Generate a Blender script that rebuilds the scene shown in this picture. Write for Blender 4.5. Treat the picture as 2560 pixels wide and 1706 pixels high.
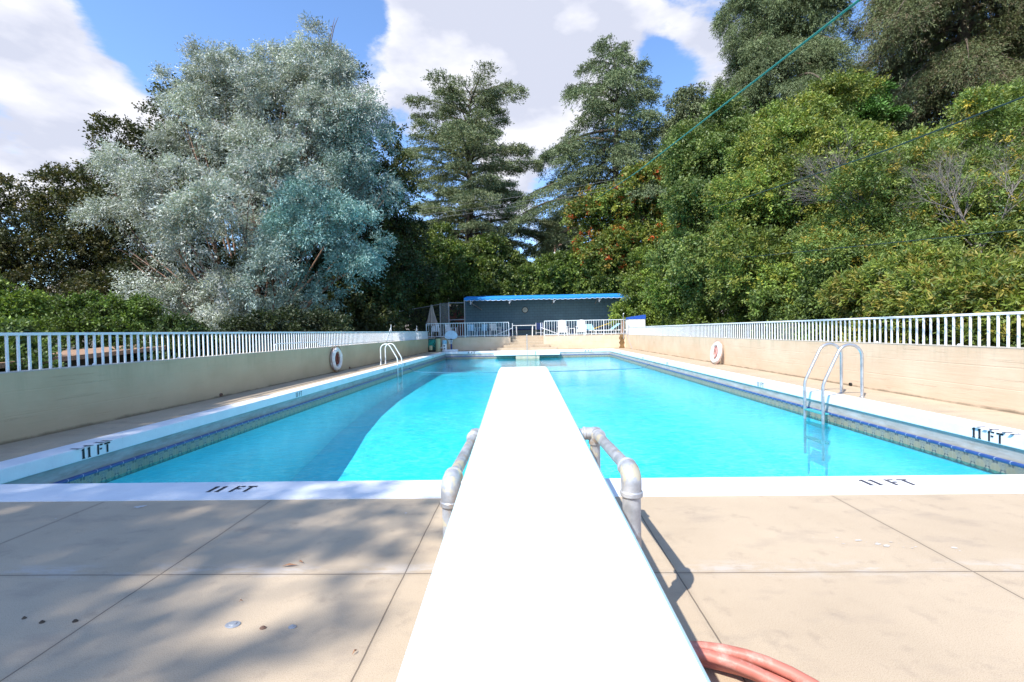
import bpy, math, random
import numpy as np
from mathutils import Vector, Matrix
random.seed(7)
S = bpy.context.scene
for o in list(bpy.data.objects): bpy.data.objects.remove(o)
R = math.radians

# ---------------------------------------------------------------- camera
F, CAMH, PCX, PCY = 1160.0, 1.2, 1280.0, 853.0
Yc = np.array([32.0, 25.0, -F]); Yc /= np.linalg.norm(Yc)
Xc = np.array([1.0, 0.018, 0.0]); Xc[2] = -(Xc[0]*Yc[0] + Xc[1]*Yc[1])/Yc[2]; Xc /= np.linalg.norm(Xc)
Zc = np.cross(Xc, Yc)
MW = np.array([Xc, Yc, Zc]).T
cam_d = bpy.data.cameras.new('camera'); cam = bpy.data.objects.new('camera', cam_d)
S.collection.objects.link(cam); S.camera = cam
cam_d.sensor_width = 36; cam_d.lens = F/2560*36; cam_d.clip_start = 0.05; cam_d.clip_end = 5000
mw = Matrix(MW.T.tolist()).to_4x4(); mw.translation = Vector((0, 0, CAMH)); cam.matrix_world = mw
def at(px, py, Y):
    """world point at depth Y that lies behind photograph pixel px,py (2560 wide)"""
    d = MW.T @ np.array([px-PCX, -(py-PCY), -F])
    return np.array([0, 0, CAMH]) + d*(Y/d[1])

# ---------------------------------------------------------------- light
SUN = Vector((-0.55, -0.68, 1.0)).normalized()
sl = bpy.data.lights.new('sun', 'SUN'); sl.energy = 4.7; sl.angle = R(0.53); sl.color = (1.0, 0.955, 0.88)
so = bpy.data.objects.new('sun', sl); S.collection.objects.link(so)
so.rotation_euler = SUN.to_track_quat('Z', 'Y').to_euler(); so.location = (-20, -25, 40)
S.view_settings.view_transform = 'Standard'; S.view_settings.look = 'None'
S.view_settings.exposure = 0.72; S.view_settings.gamma = 1.0

W = bpy.data.worlds.new('World'); S.world = W; W.use_nodes = True
nt = W.node_tree; nt.nodes.clear()
def N(t, **k):
    n = nt.nodes.new(t)
    for a, b in k.items(): setattr(n, a, b)
    return n
def Lk(a, b): nt.links.new(a, b)
def M_(op, a, b=None, c=None, clamp=False):
    n = N('ShaderNodeMath', operation=op, use_clamp=clamp)
    for i, v in enumerate((a, b, c)):
        if v is None: continue
        if isinstance(v, (int, float)): n.inputs[i].default_value = v
        else: Lk(v, n.inputs[i])
    return n.outputs[0]
sky = N('ShaderNodeTexSky', sky_type='NISHITA', sun_disc=False)
sky.sun_elevation = math.asin(SUN.z); sky.sun_rotation = math.atan2(SUN.x, SUN.y) % (2*math.pi)
sky.air_density = 1.0; sky.dust_density = 0.3; sky.ozone_density = 1.6
tc = N('ShaderNodeTexCoord'); gen = tc.outputs['Generated']
nz = N('ShaderNodeTexNoise'); nz.inputs['Scale'].default_value = 3.0; nz.inputs['Detail'].default_value = 9
nz.inputs['Roughness'].default_value = 0.56; nz.inputs['Distortion'].default_value = 0.35
mp = N('ShaderNodeMapping'); mp.inputs['Scale'].default_value = (1, 1, 1.9); mp.inputs['Location'].default_value = (3.1, 1.7, 0.4)
Lk(gen, mp.inputs[0]); Lk(mp.outputs[0], nz.inputs['Vector'])
dens = M_('SUBTRACT', nz.outputs[0], 0.53)
dens = M_('MULTIPLY', dens, 3.4)
nz3 = N('ShaderNodeTexNoise'); nz3.inputs['Scale'].default_value = 13; nz3.inputs['Detail'].default_value = 6; nz3.inputs['Roughness'].default_value = .62; Lk(mp.outputs[0], nz3.inputs['Vector'])
dens = M_('MULTIPLY_ADD', M_('SUBTRACT', nz3.outputs[0], .5), .9, dens)
# cloud banks by direction: (pixel, radius in radians, weight)
blobs = [(20,60,.10,1.22),(110,110,.10,1.22),(220,190,.11,1.22),(310,270,.11,1.22),(380,330,.08,1.09),(130,230,.08,0.82),(200,330,.08,0.95),(60,370,.07,0.82),(150,420,.08,1.09),(30,440,.07,0.95),(260,380,.07,0.82),
         (400,10,.08,.8),(520,15,.08,.9),(620,20,.06,.6),(0,500,.06,.7),
         (1000,180,.09,.9),(1060,90,.09,.7),(1080,250,.13,.9),(1180,60,.15,.9),(1250,200,.17,.9),(1320,350,.16,.9),(1430,60,.15,.9),(1500,230,.10,.6),(1370,590,.06,.8),(1150,-60,.15,.7),(1740,90,.08,.9),(1790,170,.06,.8),(1650,10,.09,.8),(1010,20,.05,.5),
         (1300,520,.07,.6),(890,170,.05,.6),
         (480,110,.11,-1.0),(150,150,.04,-.5),(250,40,.07,-.8),(330,90,.07,-.7),(390,190,.07,-.6),(700,60,.14,-.9),(910,70,.06,-.8),(960,60,.035,-.6),(980,300,.05,-.6),(1645,160,.05,-.9),(1640,110,.03,-.6),(1690,220,.06,-.8),(110,330,.05,-.5),(20,290,.06,-.8),(90,470,.05,-.6),(70,430,.03,-.5),(300,450,.0,0),(1400,540,.045,-.9),(1360,500,.04,-.4)]
for px, py, r, w in blobs:
    if r <= 0: continue
    d = MW.T @ np.array([px-PCX, -(py-PCY), -F]); d /= np.linalg.norm(d)
    vd = N('ShaderNodeVectorMath', operation='DISTANCE'); Lk(gen, vd.inputs[0]); vd.inputs[1].default_value = tuple(d)
    q = M_('DIVIDE', vd.outputs['Value'], r); q = M_('MULTIPLY', q, q); q = M_('MULTIPLY', q, -1.0); q = M_('EXPONENT', q)
    dens = M_('MULTIPLY_ADD', q, w*(0.36 if w > 0 else 0.62), dens)
cov = N('ShaderNodeMapRange', interpolation_type='SMOOTHSTEP'); Lk(dens, cov.inputs['Value'])
cov.inputs['From Min'].default_value = 0.10; cov.inputs['From Max'].default_value = 0.55
nz2 = N('ShaderNodeTexNoise'); nz2.inputs['Scale'].default_value = 5.0; nz2.inputs['Detail'].default_value = 8
mp2 = N('ShaderNodeMapping'); mp2.inputs['Scale'].default_value = (1, 1, 2.2); mp2.inputs['Location'].default_value = (7.1, 2.7, 1.4)
Lk(gen, mp2.inputs[0]); Lk(mp2.outputs[0], nz2.inputs['Vector'])
cr = N('ShaderNodeMapRange'); Lk(nz2.outputs[0], cr.inputs['Value']); cr.inputs['From Min'].default_value = .42; cr.inputs['From Max'].default_value = .60
cc = N('ShaderNodeMixRGB'); cc.inputs[1].default_value = (3.5, 3.7, 4.45, 1); cc.inputs[2].default_value = (5.5, 5.5, 5.85, 1); Lk(cr.outputs[0], cc.inputs[0])
skc = N('ShaderNodeMixRGB', blend_type='MULTIPLY'); skc.inputs[0].default_value = 1; Lk(sky.outputs[0], skc.inputs[1]); skc.inputs[2].default_value = (1.10, 1.30, 1.55, 1)
mx = N('ShaderNodeMixRGB'); Lk(cov.outputs[0], mx.inputs[0]); Lk(skc.outputs[0], mx.inputs[1]); Lk(cc.outputs[0], mx.inputs[2])
bg = N('ShaderNodeBackground'); Lk(mx.outputs[0], bg.inputs[0]); bg.inputs[1].default_value = 0.125
wo = N('ShaderNodeOutputWorld'); Lk(bg.outputs[0], wo.inputs[0])

# ---------------------------------------------------------------- material helpers
class MT:
    def __init__(s, name):
        s.m = bpy.data.materials.new(name); s.m.use_nodes = True; s.t = s.m.node_tree; s.t.nodes.clear()
        s.out = s.t.nodes.new('ShaderNodeOutputMaterial')
    def n(s, t, **k):
        x = s.t.nodes.new(t)
        for a, b in k.items(): setattr(x, a, b)
        return x
    def l(s, a, b): s.t.links.new(a, b)
    def put(s, v, inp):
        if isinstance(v, (int, float)): inp.default_value = v
        elif isinstance(v, tuple): inp.default_value = (v + (1,))[:len(inp.default_value)] if len(v) < len(inp.default_value) else v
        else: s.l(v, inp)
    def math(s, op, a, b=None, c=None, clamp=False):
        x = s.n('ShaderNodeMath', operation=op, use_clamp=clamp)
        for i, v in enumerate((a, b, c)):
            if v is not None: s.put(v, x.inputs[i])
        return x.outputs[0]
    def noise(s, scale, detail=4, rough=.55, vec=None, sc=(1, 1, 1), dist=0):
        x = s.n('ShaderNodeTexNoise'); x.inputs['Scale'].default_value = scale; x.inputs['Detail'].default_value = detail
        x.inputs['Roughness'].default_value = rough; x.inputs['Distortion'].default_value = dist
        mp = s.n('ShaderNodeMapping'); mp.inputs['Scale'].default_value = sc
        s.l(vec if vec is not None else s.co(), mp.inputs[0]); s.l(mp.outputs[0], x.inputs['Vector'])
        return x.outputs[0]
    def co(s, which='Object'):
        if not hasattr(s, '_tc'): s._tc = s.n('ShaderNodeTexCoord')
        return s._tc.outputs[which]
    def rng(s, v, a, b, c=0, d=1, smooth=False):
        x = s.n('ShaderNodeMapRange', interpolation_type='SMOOTHSTEP' if smooth else 'LINEAR'); s.put(v, x.inputs['Value'])
        for k, q in zip(('From Min', 'From Max', 'To Min', 'To Max'), (a, b, c, d)): x.inputs[k].default_value = q
        return x.outputs[0]
    def mix(s, f, a, b, mode='MIX'):
        x = s.n('ShaderNodeMixRGB', blend_type=mode); s.put(f, x.inputs[0]); s.put(a, x.inputs[1]); s.put(b, x.inputs[2]); return x.outputs[0]
    def xyz(s, v=None):
        x = s.n('ShaderNodeSeparateXYZ'); s.l(v if v is not None else s.co(), x.inputs[0]); return x.outputs
    def bump(s, h, strength=.3, dist=.01):
        x = s.n('ShaderNodeBump'); s.put(h, x.inputs['Height']); x.inputs['Strength'].default_value = strength; x.inputs['Distance'].default_value = dist
        return x.outputs[0]
    def bsdf(s, col, rough=.6, metal=0, normal=None, spec=.5):
        p = s.n('ShaderNodeBsdfPrincipled'); s.put(col, p.inputs['Base Color']); s.put(rough, p.inputs['Roughness']); s.put(metal, p.inputs['Metallic'])
        p.inputs['Specular IOR Level'].default_value = spec
        if normal is not None: s.l(normal, p.inputs['Normal'])
        s.l(p.outputs[0], s.out.inputs[0]); return p

def simple(name, col, rough=.6, metal=0, var=.12, scale=6, bump=.0, spec=.4, dirt=None):
    t = MT(name); n = t.noise(scale, 5)
    a = tuple(max(0, c*(1-var)) for c in col); b = tuple(min(1, c*(1+var)) for c in col)
    c = t.mix(t.rng(n, .3, .7), a, b)
    if dirt:
        d = t.noise(scale*1.7, 8, .7); c = t.mix(t.math('MULTIPLY', t.rng(d, .52, .7), dirt[1]), c, dirt[0])
    nb = t.bump(t.noise(scale*14, 3), .4, bump) if bump else None
    t.bsdf(c, rough, metal, nb, spec); return t.m

m_white = simple('white_paint', (.78, .78, .78), .45, var=.05, dirt=((.55, .5, .42), .35))
m_rail = simple('white_rail_paint', (.74, .75, .77), .4, var=.05, dirt=((.5, .42, .33), .35))
m_plastic = simple('white_plastic', (.80, .80, .80), .4, var=.04)
m_green = simple('green_box', (.012, .07, .05), .5)
m_teal = simple('teal_hose', (.03, .33, .27), .5)
m_beigebin = simple('beige_bin', (.50, .46, .27), .6, var=.08)
m_dark = simple('dark_stuff', (.02, .02, .018), .7)
m_bluepole = simple('blue_pole', (.02, .03, .16), .4)
m_bboard = simple('backboard', (.50, .60, .72), .4)
m_bark = simple('bark', (.10, .075, .055), .9, var=.4, scale=9, bump=.02)
m_barkgrey = simple('grey_bark', (.19, .165, .15), .9, var=.3, scale=9, bump=.02)
m_barkred = simple('reddish_bark', (.20, .12, .085), .9, var=.3, scale=9, bump=.02)
m_hose = simple('pink_rubber', (.47, .155, .115), .5, var=.15, scale=8, dirt=((.65, .45, .38), .5))
m_cable = simple('green_cable', (.03, .19, .15), .4)
m_cable2 = simple('dark_cable', (.02, .035, .03), .5)
m_wire = simple('grey_wire', (.16, .165, .17), .4)
m_awning = simple('blue_canvas', (.015, .23, .62), .7, var=.12, scale=2)
m_bluecap = simple('blue_cap', (.02, .09, .45), .6)
m_trim = simple('scallop_binding', (.75, .8, .85), .6)
m_lblue = simple('pale_blue_plastic', (.32, .58, .72), .4)
m_navy = simple('navy_fabric', (.012, .03, .11), .8)
m_yellow = simple('yellow_board', (.55, .36, .02), .6)
m_red = simple('red_board', (.4, .04, .03), .6)
m_canvas = simple('taupe_canvas', (.36, .29, .25), .85, scale=3)
m_terra = simple('terracotta_wall', (.42, .13, .07), .85)
m_wood = simple('weathered_wood', (.20, .12, .08), .85, var=.3)
m_letter = simple('black_stencil_paint', (.012, .012, .018), .6, dirt=((.09, .1, .12), .4))
m_greyletter = simple('worn_stencil_paint', (.06, .06, .08), .6)
m_grey = simple('galv_steel', (.45, .46, .48), .45, metal=.6)
m_ring = simple('ring_white', (.72, .70, .66), .6, var=.1, dirt=((.38, .27, .2), .5))
m_ringpink = simple('faded_pink_rope', (.62, .30, .27), .8, var=.2)
m_ringdark = simple('rust_red_rope', (.22, .06, .04), .8, var=.2)
m_rope = simple('float_rope', (.05, .16, .25), .6)
m_lad_l = simple('ladder_white', (.72, .73, .72), .35)
m_step = simple('ladder_tread', (.05, .32, .33), .5)
m_deadleaf = simple('dead_leaf', (.33, .17, .09), .8)
m_plaster = simple('pale_pool_step', (.44, .41, .33), .7)
m_gravel = simple('soil', (.09, .07, .045), .95, var=.4, scale=2)
m_hill = simple('dry_hill', (.22, .19, .16), .95, var=.3, scale=.02)

def pipe_mat():
    t = MT('galvanised_pipe'); n = t.noise(14, 6, .6); c = t.mix(t.rng(n, .35, .65), (.30, .31, .33), (.50, .51, .53))
    r = t.noise(7, 8, .65, sc=(1, 1, 1.3)); c = t.mix(t.math('MULTIPLY', t.rng(r, .54, .62), .7), c, (.36, .27, .19))
    y = t.noise(9, 3, .5, sc=(1.4, 1, 1)); c = t.mix(t.math('MULTIPLY', t.rng(y, .58, .62), .8), c, (.60, .52, .34))
    t.bsdf(c, t.rng(n, .3, .7, .4, .6), .35, t.bump(n, .25, .004)); return t.m
m_pipe = pipe_mat()
def steel_mat():
    t = MT('brushed_steel'); n = t.noise(10, 6); c = t.mix(t.rng(n, .35, .65), (.42, .43, .46), (.62, .63, .65))
    t.bsdf(c, .33, .75, t.bump(n, .2, .002)); return t.m
m_steel = steel_mat()

JX = [-5.0, -3.12, -1.87, -0.62, 0.725, 2.14, 3.55]
def deck_mat():
    t = MT('pool_deck_concrete'); x, y, z = t.xyz()
    n1 = t.noise(.9, 6, .6); n2 = t.noise(260, 2, .8); n3 = t.noise(7, 6, .65); n4 = t.noise(2.2, 5, .6, sc=(1, 2.2, 1))
    c = t.mix(t.rng(n1, .34, .68), (.36, .272, .178), (.465, .36, .245))
    c = t.mix(t.rng(n2, .3, .72), c, t.mix(.5, c, (.60, .52, .42)))
    c = t.mix(t.math('MULTIPLY', t.rng(n2, .44, .3), .55), c, (.19, .145, .11))
    c = t.mix(t.math('MULTIPLY', t.rng(n3, .57, .75), .5), c, (.25, .20, .155))
    c = t.mix(t.math('MULTIPLY', t.rng(n4, .55, .8), .55), c, (.24, .20, .17))
    wob = t.math('MULTIPLY', t.math('SUBTRACT', t.noise(3.2, 4), .5), .012)
    j = None
    for jx in JX:
        d = t.math('ABSOLUTE', t.math('SUBTRACT', t.math('ADD', x, wob), jx))
        j = d if j is None else t.math('MINIMUM', j, d)
    front = t.math('LESS_THAN', y, 3.31)
    j = t.math('ADD', j, t.math('MULTIPLY', t.math('SUBTRACT', 1.0, front), 10.0))
    for jy in (2.275, 0.55, -1.4):
        j = t.math('MINIMUM', j, t.math('ABSOLUTE', t.math('SUBTRACT', t.math('ADD', y, wob), jy)))
    for jy in (6.4, 9.5, 12.6, 15.7, 18.8, 21.9, 25.0, 28.1):
        j = t.math('MINIMUM', j, t.math('ABSOLUTE', t.math('SUBTRACT', t.math('ADD', y, wob), jy)))
    # pale residue beside the cross joint
    res = t.math('MULTIPLY', t.rng(t.math('ABSOLUTE', t.math('SUBTRACT', y, 2.31)), .10, .01), t.rng(t.noise(3.5, 6, .7, sc=(1, 3, 1)), .47, .6))
    c = t.mix(t.math('MULTIPLY', res, .55), c, (.50, .46, .42))
    halo = t.rng(j, .03, .004); c = t.mix(t.math('MULTIPLY', halo, .18), c, (.20, .16, .12))
    gr = t.rng(j, .0042, .0018); c = t.mix(t.math('MULTIPLY', gr, .68), c, (.075, .06, .045))
    h = t.math('SUBTRACT', t.math('MULTIPLY', n2, .15), gr)
    t.bsdf(c, .85, 0, t.bump(h, .6, .004), .25); return t.m
m_deck = deck_mat()

def coping_mat():
    t = MT('white_coping_paint'); n = t.noise(3, 7, .65); k = t.noise(28, 5, .6)
    c = t.mix(t.rng(n, .35, .7), (.70, .71, .74), (.79, .80, .82))
    c = t.mix(t.math('MULTIPLY', t.rng(t.noise(11, 9, .75, sc=(1, 4, 1)), .60, .66), .45), c, (.50, .47, .44))
    t.bsdf(c, .55, 0, t.bump(k, .35, .004), .35); return t.m
m_coping = coping_mat()

def gutter_mat():
    t = MT('pool_gutter_cement'); n = t.noise(4, 7, .65, sc=(1, 1, 3)); c = t.mix(t.rng(n, .35, .7), (.29, .29, .28), (.40, .41, .41))
    c = t.mix(t.math('MULTIPLY', t.rng(t.noise(1.8, 8, .7, sc=(1, 1, 6)), .5, .68), .5), c, (.16, .15, .11))
    x, y, z = t.xyz(); c = t.mix(t.math('MULTIPLY', t.rng(z, -.235, -.285), .35), c, (.13, .11, .07))
    t.bsdf(c, .75, 0, t.bump(n, .3, .004)); return t.m
m_gutter = gutter_mat()

def wall_mat(name, c1, c2, line=.5):
    t = MT(name); x, y, z = t.xyz()
    n = t.noise(1.1, 6, .6, sc=(1, 1, 1.4)); c = t.mix(t.rng(n, .32, .68), c1, c2)
    g = t.noise(2.2, 9, .72, sc=(.35, .35, 9)); cr = t.rng(g, .60, .66)
    c = t.mix(t.math('MULTIPLY', cr, .22*line), c, (.20, .14, .08))
    base = t.math('ADD', z, t.math('MULTIPLY', t.noise(1.6, 6, .7), .13))
    c = t.mix(t.math('MULTIPLY', t.rng(base, .105, .07), .72), c, (.12, .095, .06))
    dr = t.noise(5, 7, .65, sc=(1, 1, .12)); top = t.rng(z, .35, .84)
    c = t.mix(t.math('MULTIPLY', t.math('MULTIPLY', t.rng(dr, .5, .72), top), .35), c, (.22, .20, .13))
    seam = t.math('ABSOLUTE', t.math('SUBTRACT', t.math('MODULO', t.math('ADD', z, 5.06), .29), .145))
    hb = t.math('ADD', t.noise(30, 4, .6, sc=(.08, .08, 1)), t.math('MULTIPLY', t.rng(seam, .012, .0), -.6))
    t.bsdf(c, .8, 0, t.bump(t.math('SUBTRACT', hb, cr), .5, .006*line+.002), .25); return t.m
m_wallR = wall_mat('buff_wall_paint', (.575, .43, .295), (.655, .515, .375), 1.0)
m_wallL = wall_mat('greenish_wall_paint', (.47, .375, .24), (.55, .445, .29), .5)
m_walltop = simple('wall_cap_paint', (.45, .40, .33), .8, dirt=((.2, .17, .12), .5))

def tile_mat():
    t = MT('medallion_tile'); x = t.n('ShaderNodeUVMap'); sp = t.n('ShaderNodeSeparateXYZ'); t.l(x.outputs[0], sp.inputs[0])
    u, v = sp.outputs[0], sp.outputs[1]; P = .17
    def dist(uc, vc):
        a = t.math('SUBTRACT', t.math('PINGPONG', t.math('ADD', u, P-uc), P/2), 0)
        # pingpong gives distance to the nearest centre spaced P apart
        b = t.math('SUBTRACT', v, vc)
        return t.math('SQRT', t.math('ADD', t.math('MULTIPLY', a, a), t.math('MULTIPLY', b, b)))
    c = t.mix(t.rng(t.noise(60, 3), .4, .6), (.055, .065, .085), (.10, .10, .095))
    cream = (.33, .31, .235)
    def disc(c, d, r, col, rings):
        c = t.mix(t.rng(d, r, r-.003), c, cream)
        c = t.mix(t.rng(d, r-.007, r-.010), c, col)
        for q in rings:
            c = t.mix(t.rng(t.math('ABSOLUTE', t.math('SUBTRACT', d, q)), .005, .002), c, cream)
        return c
    c = disc(c, dist(P/2, -.350), .056, (.12, .13, .13), (.036, .020))
    c = disc(c, dist(0, -.408), .058, (.20, .165, .095), (.040, .026, .012))
    c = disc(c, dist(P/2, -.438), .024, (.17, .16, .13), (.008,))
    gx = t.math('PINGPONG', u, P/4); c = t.mix(t.math('MULTIPLY', t.rng(gx, .0028, .001), .8), c, (.36, .36, .33))
    gz = t.math('ABSOLUTE', t.math('SUBTRACT', v, -.415)); 
    c = t.mix(t.math('MULTIPLY', t.rng(t.noise(2.5, 5, .6), .5, .7), .4), c, (.12, .12, .08))
    t.bsdf(c, .35, 0, None, .5); return t.m
m_tile = tile_mat()
def trim_mat():
    t = MT('cobalt_trim_tile'); x = t.n('ShaderNodeUVMap'); sp = t.n('ShaderNodeSeparateXYZ'); t.l(x.outputs[0], sp.inputs[0])
    g = t.math('PINGPONG', sp.outputs[0], .085); n = t.noise(6, 5)
    c = t.mix(t.rng(n, .35, .65), (.028, .062, .21), (.042, .092, .28)); c = t.mix(t.rng(g, .004, .0015), c, (.5, .55, .6))
    t.bsdf(c, .3); return t.m
m_trimtile = trim_mat()
def poolfloor_mat():
    t = MT('pool_plaster'); v = t.noise(1.0, 4, .55, dist=.6)
    w = t.n('ShaderNodeTexVoronoi'); w.feature = 'SMOOTH_F1'; w.inputs['Scale'].default_value = 5.5
    mpn = t.n('ShaderNodeMapping'); mpn.inputs['Scale'].default_value = (1, .8, 1)
    wob = t.mix(.18, t.co(), t.n('ShaderNodeTexNoise').outputs['Color']); t.l(wob, mpn.inputs[0]); t.l(mpn.outputs[0], w.inputs['Vector'])
    c = t.mix(t.rng(v, .3, .7), (.33, .70, .78), (.42, .78, .84))
    c = t.mix(t.math('MULTIPLY', t.rng(w.outputs['Distance'], .35, .75), .35), c, (.62, .90, .92))  # bright cell web painted over the plaster colour as caustic light
    t.bsdf(c, .8); return t.m
m_floor = poolfloor_mat()
def water_mat():
    t = MT('pool_water')
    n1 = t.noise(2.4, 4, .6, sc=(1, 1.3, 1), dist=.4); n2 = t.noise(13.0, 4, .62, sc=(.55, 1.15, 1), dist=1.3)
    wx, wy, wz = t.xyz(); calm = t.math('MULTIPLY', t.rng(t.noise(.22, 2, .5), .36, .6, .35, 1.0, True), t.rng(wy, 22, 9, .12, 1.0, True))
    h = t.math('ADD', t.math('MULTIPLY', n1, .55), t.math('MULTIPLY', t.math('MULTIPLY', n2, .42), calm))
    nb = t.bump(h, .34, .07)
    fr = t.n('ShaderNodeFresnel'); fr.inputs[0].default_value = 1.33; t.l(nb, fr.inputs['Normal'])
    g = t.n('ShaderNodeBsdfGlossy'); g.inputs['Roughness'].default_value = .0; t.l(nb, g.inputs['Normal'])
    tr = t.n('ShaderNodeBsdfTransparent')
    rip_light = t.math('MULTIPLY', t.math('POWER', t.rng(n2, .40, .66), 1.4), calm)  # noise mask that paints ripple light into the water tint
    c = t.mix(rip_light, (.20, .84, .95), (.85, 1.0, 1.0)); t.put(c, tr.inputs[0])
    ms = t.n('ShaderNodeMixShader'); t.l(fr.outputs[0], ms.inputs[0]); t.l(tr.outputs[0], ms.inputs[1]); t.l(g.outputs[0], ms.inputs[2])
    t.l(ms.outputs[0], t.out.inputs[0]); return t.m
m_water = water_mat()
def board_mat():
    t = MT('board_gritty_white'); n = t.noise(420, 2, .7); d = t.noise(5, 7, .7)
    c = t.mix(t.rng(n, .35, .7), (.80, .80, .80), (.86, .86, .86)); c = t.mix(t.math('MULTIPLY', t.rng(d, .6, .75), .12), c, (.6, .6, .58))
    t.bsdf(c, .65, 0, t.bump(n, .5, .001)); return t.m
m_board = board_mat()
m_boardedge = simple('board_edge_aqua', (.55, .78, .84), .4, var=.05)
def block_mat():
    t = MT('teal_block_wall'); x, y, z = t.xyz()
    n = t.noise(1.2, 5); c = t.mix(t.rng(n, .3, .7), (.075, .15, .20), (.105, .20, .255))
    row = t.math('PINGPONG', z, .1016); g = t.rng(row, .012, .004)
    rown = t.math('FLOOR', t.math('DIVIDE', z, .2032)); off = t.math('MULTIPLY', t.math('MODULO', rown, 2), .2)
    col = t.math('PINGPONG', t.math('ADD', t.math('ADD', x, 50), off), .2); g2 = t.rng(col, .012, .004)
    g = t.math('MAXIMUM', g, g2); c = t.mix(t.math('MULTIPLY', g, .7), c, (.03, .06, .08))
    t.bsdf(c, .6, 0, t.bump(t.math('MULTIPLY', g, -1), .6, .01)); return t.m
m_block = block_mat()
def mesh_mat(name, col, dens):
    t = MT(name); x, y, z = t.xyz(); k = .05
    a = t.math('PINGPONG', t.math('ADD', t.math('ADD', x, y), z), k/2); b = t.math('PINGPONG', t.math('SUBTRACT', t.math('ADD', x, y), t.math('SUBTRACT', z, 60)), k/2)
    w = t.math('LESS_THAN', t.math('MINIMUM', a, b), dens)
    p = t.n('ShaderNodeBsdfDiffuse'); p.inputs[0].default_value = col+(1,); tr = t.n('ShaderNodeBsdfTransparent')
    ms = t.n('ShaderNodeMixShader'); t.l(w, ms.inputs[0]); t.l(tr.outputs[0], ms.inputs[1]); t.l(p.outputs[0], ms.inputs[2]); t.l(ms.outputs[0], t.out.inputs[0]); return t.m
m_chain = mesh_mat('chain_link', (.07, .07, .075), .0028)
m_screen = mesh_mat('privacy_mesh', (.26, .26, .25), .009)
def shingle_mat():
    t = MT('gravel_roofing'); n = t.noise(38, 6, .75); b = t.noise(8, 5, .6)
    c = t.mix(t.rng(n, .35, .65), (.16, .09, .05), (.48, .29, .18)); c = t.mix(t.math('MULTIPLY', t.rng(b, .5, .7), .4), c, (.25, .22, .16))
    t.bsdf(c, .9, 0, t.bump(n, .6, .02)); return t.m
m_roof = shingle_mat()

def leaf_mat(name, trans=.3, gloss=.06, rough=.55):
    t = MT(name); a = t.n('ShaderNodeAttribute'); a.attribute_name = 'tint'
    d = t.n('ShaderNodeBsdfDiffuse'); t.l(a.outputs['Color'], d.inputs[0])
    tr = t.n('ShaderNodeBsdfTranslucent'); t.l(t.mix(1.0, a.outputs['Color'], (1.05, 1.15, .55), 'MULTIPLY'), tr.inputs[0])
    m1 = t.n('ShaderNodeMixShader'); m1.inputs[0].default_value = trans; t.l(d.outputs[0], m1.inputs[1]); t.l(tr.outputs[0], m1.inputs[2])
    g = t.n('ShaderNodeBsdfGlossy'); g.inputs['Roughness'].default_value = rough; g.inputs[0].default_value = (.8, .85, .8, 1)
    m2 = t.n('ShaderNodeMixShader'); m2.inputs[0].default_value = gloss; t.l(m1.outputs[0], m2.inputs[1]); t.l(g.outputs[0], m2.inputs[2])
    t.l(m2.outputs[0], t.out.inputs[0]); return t.m
m_leaf = leaf_mat('broad_leaf', .28, .035); m_needle = leaf_mat('needles', .12, .03, .6); m_silver = leaf_mat('silver_leaf', .15, .02)

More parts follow.
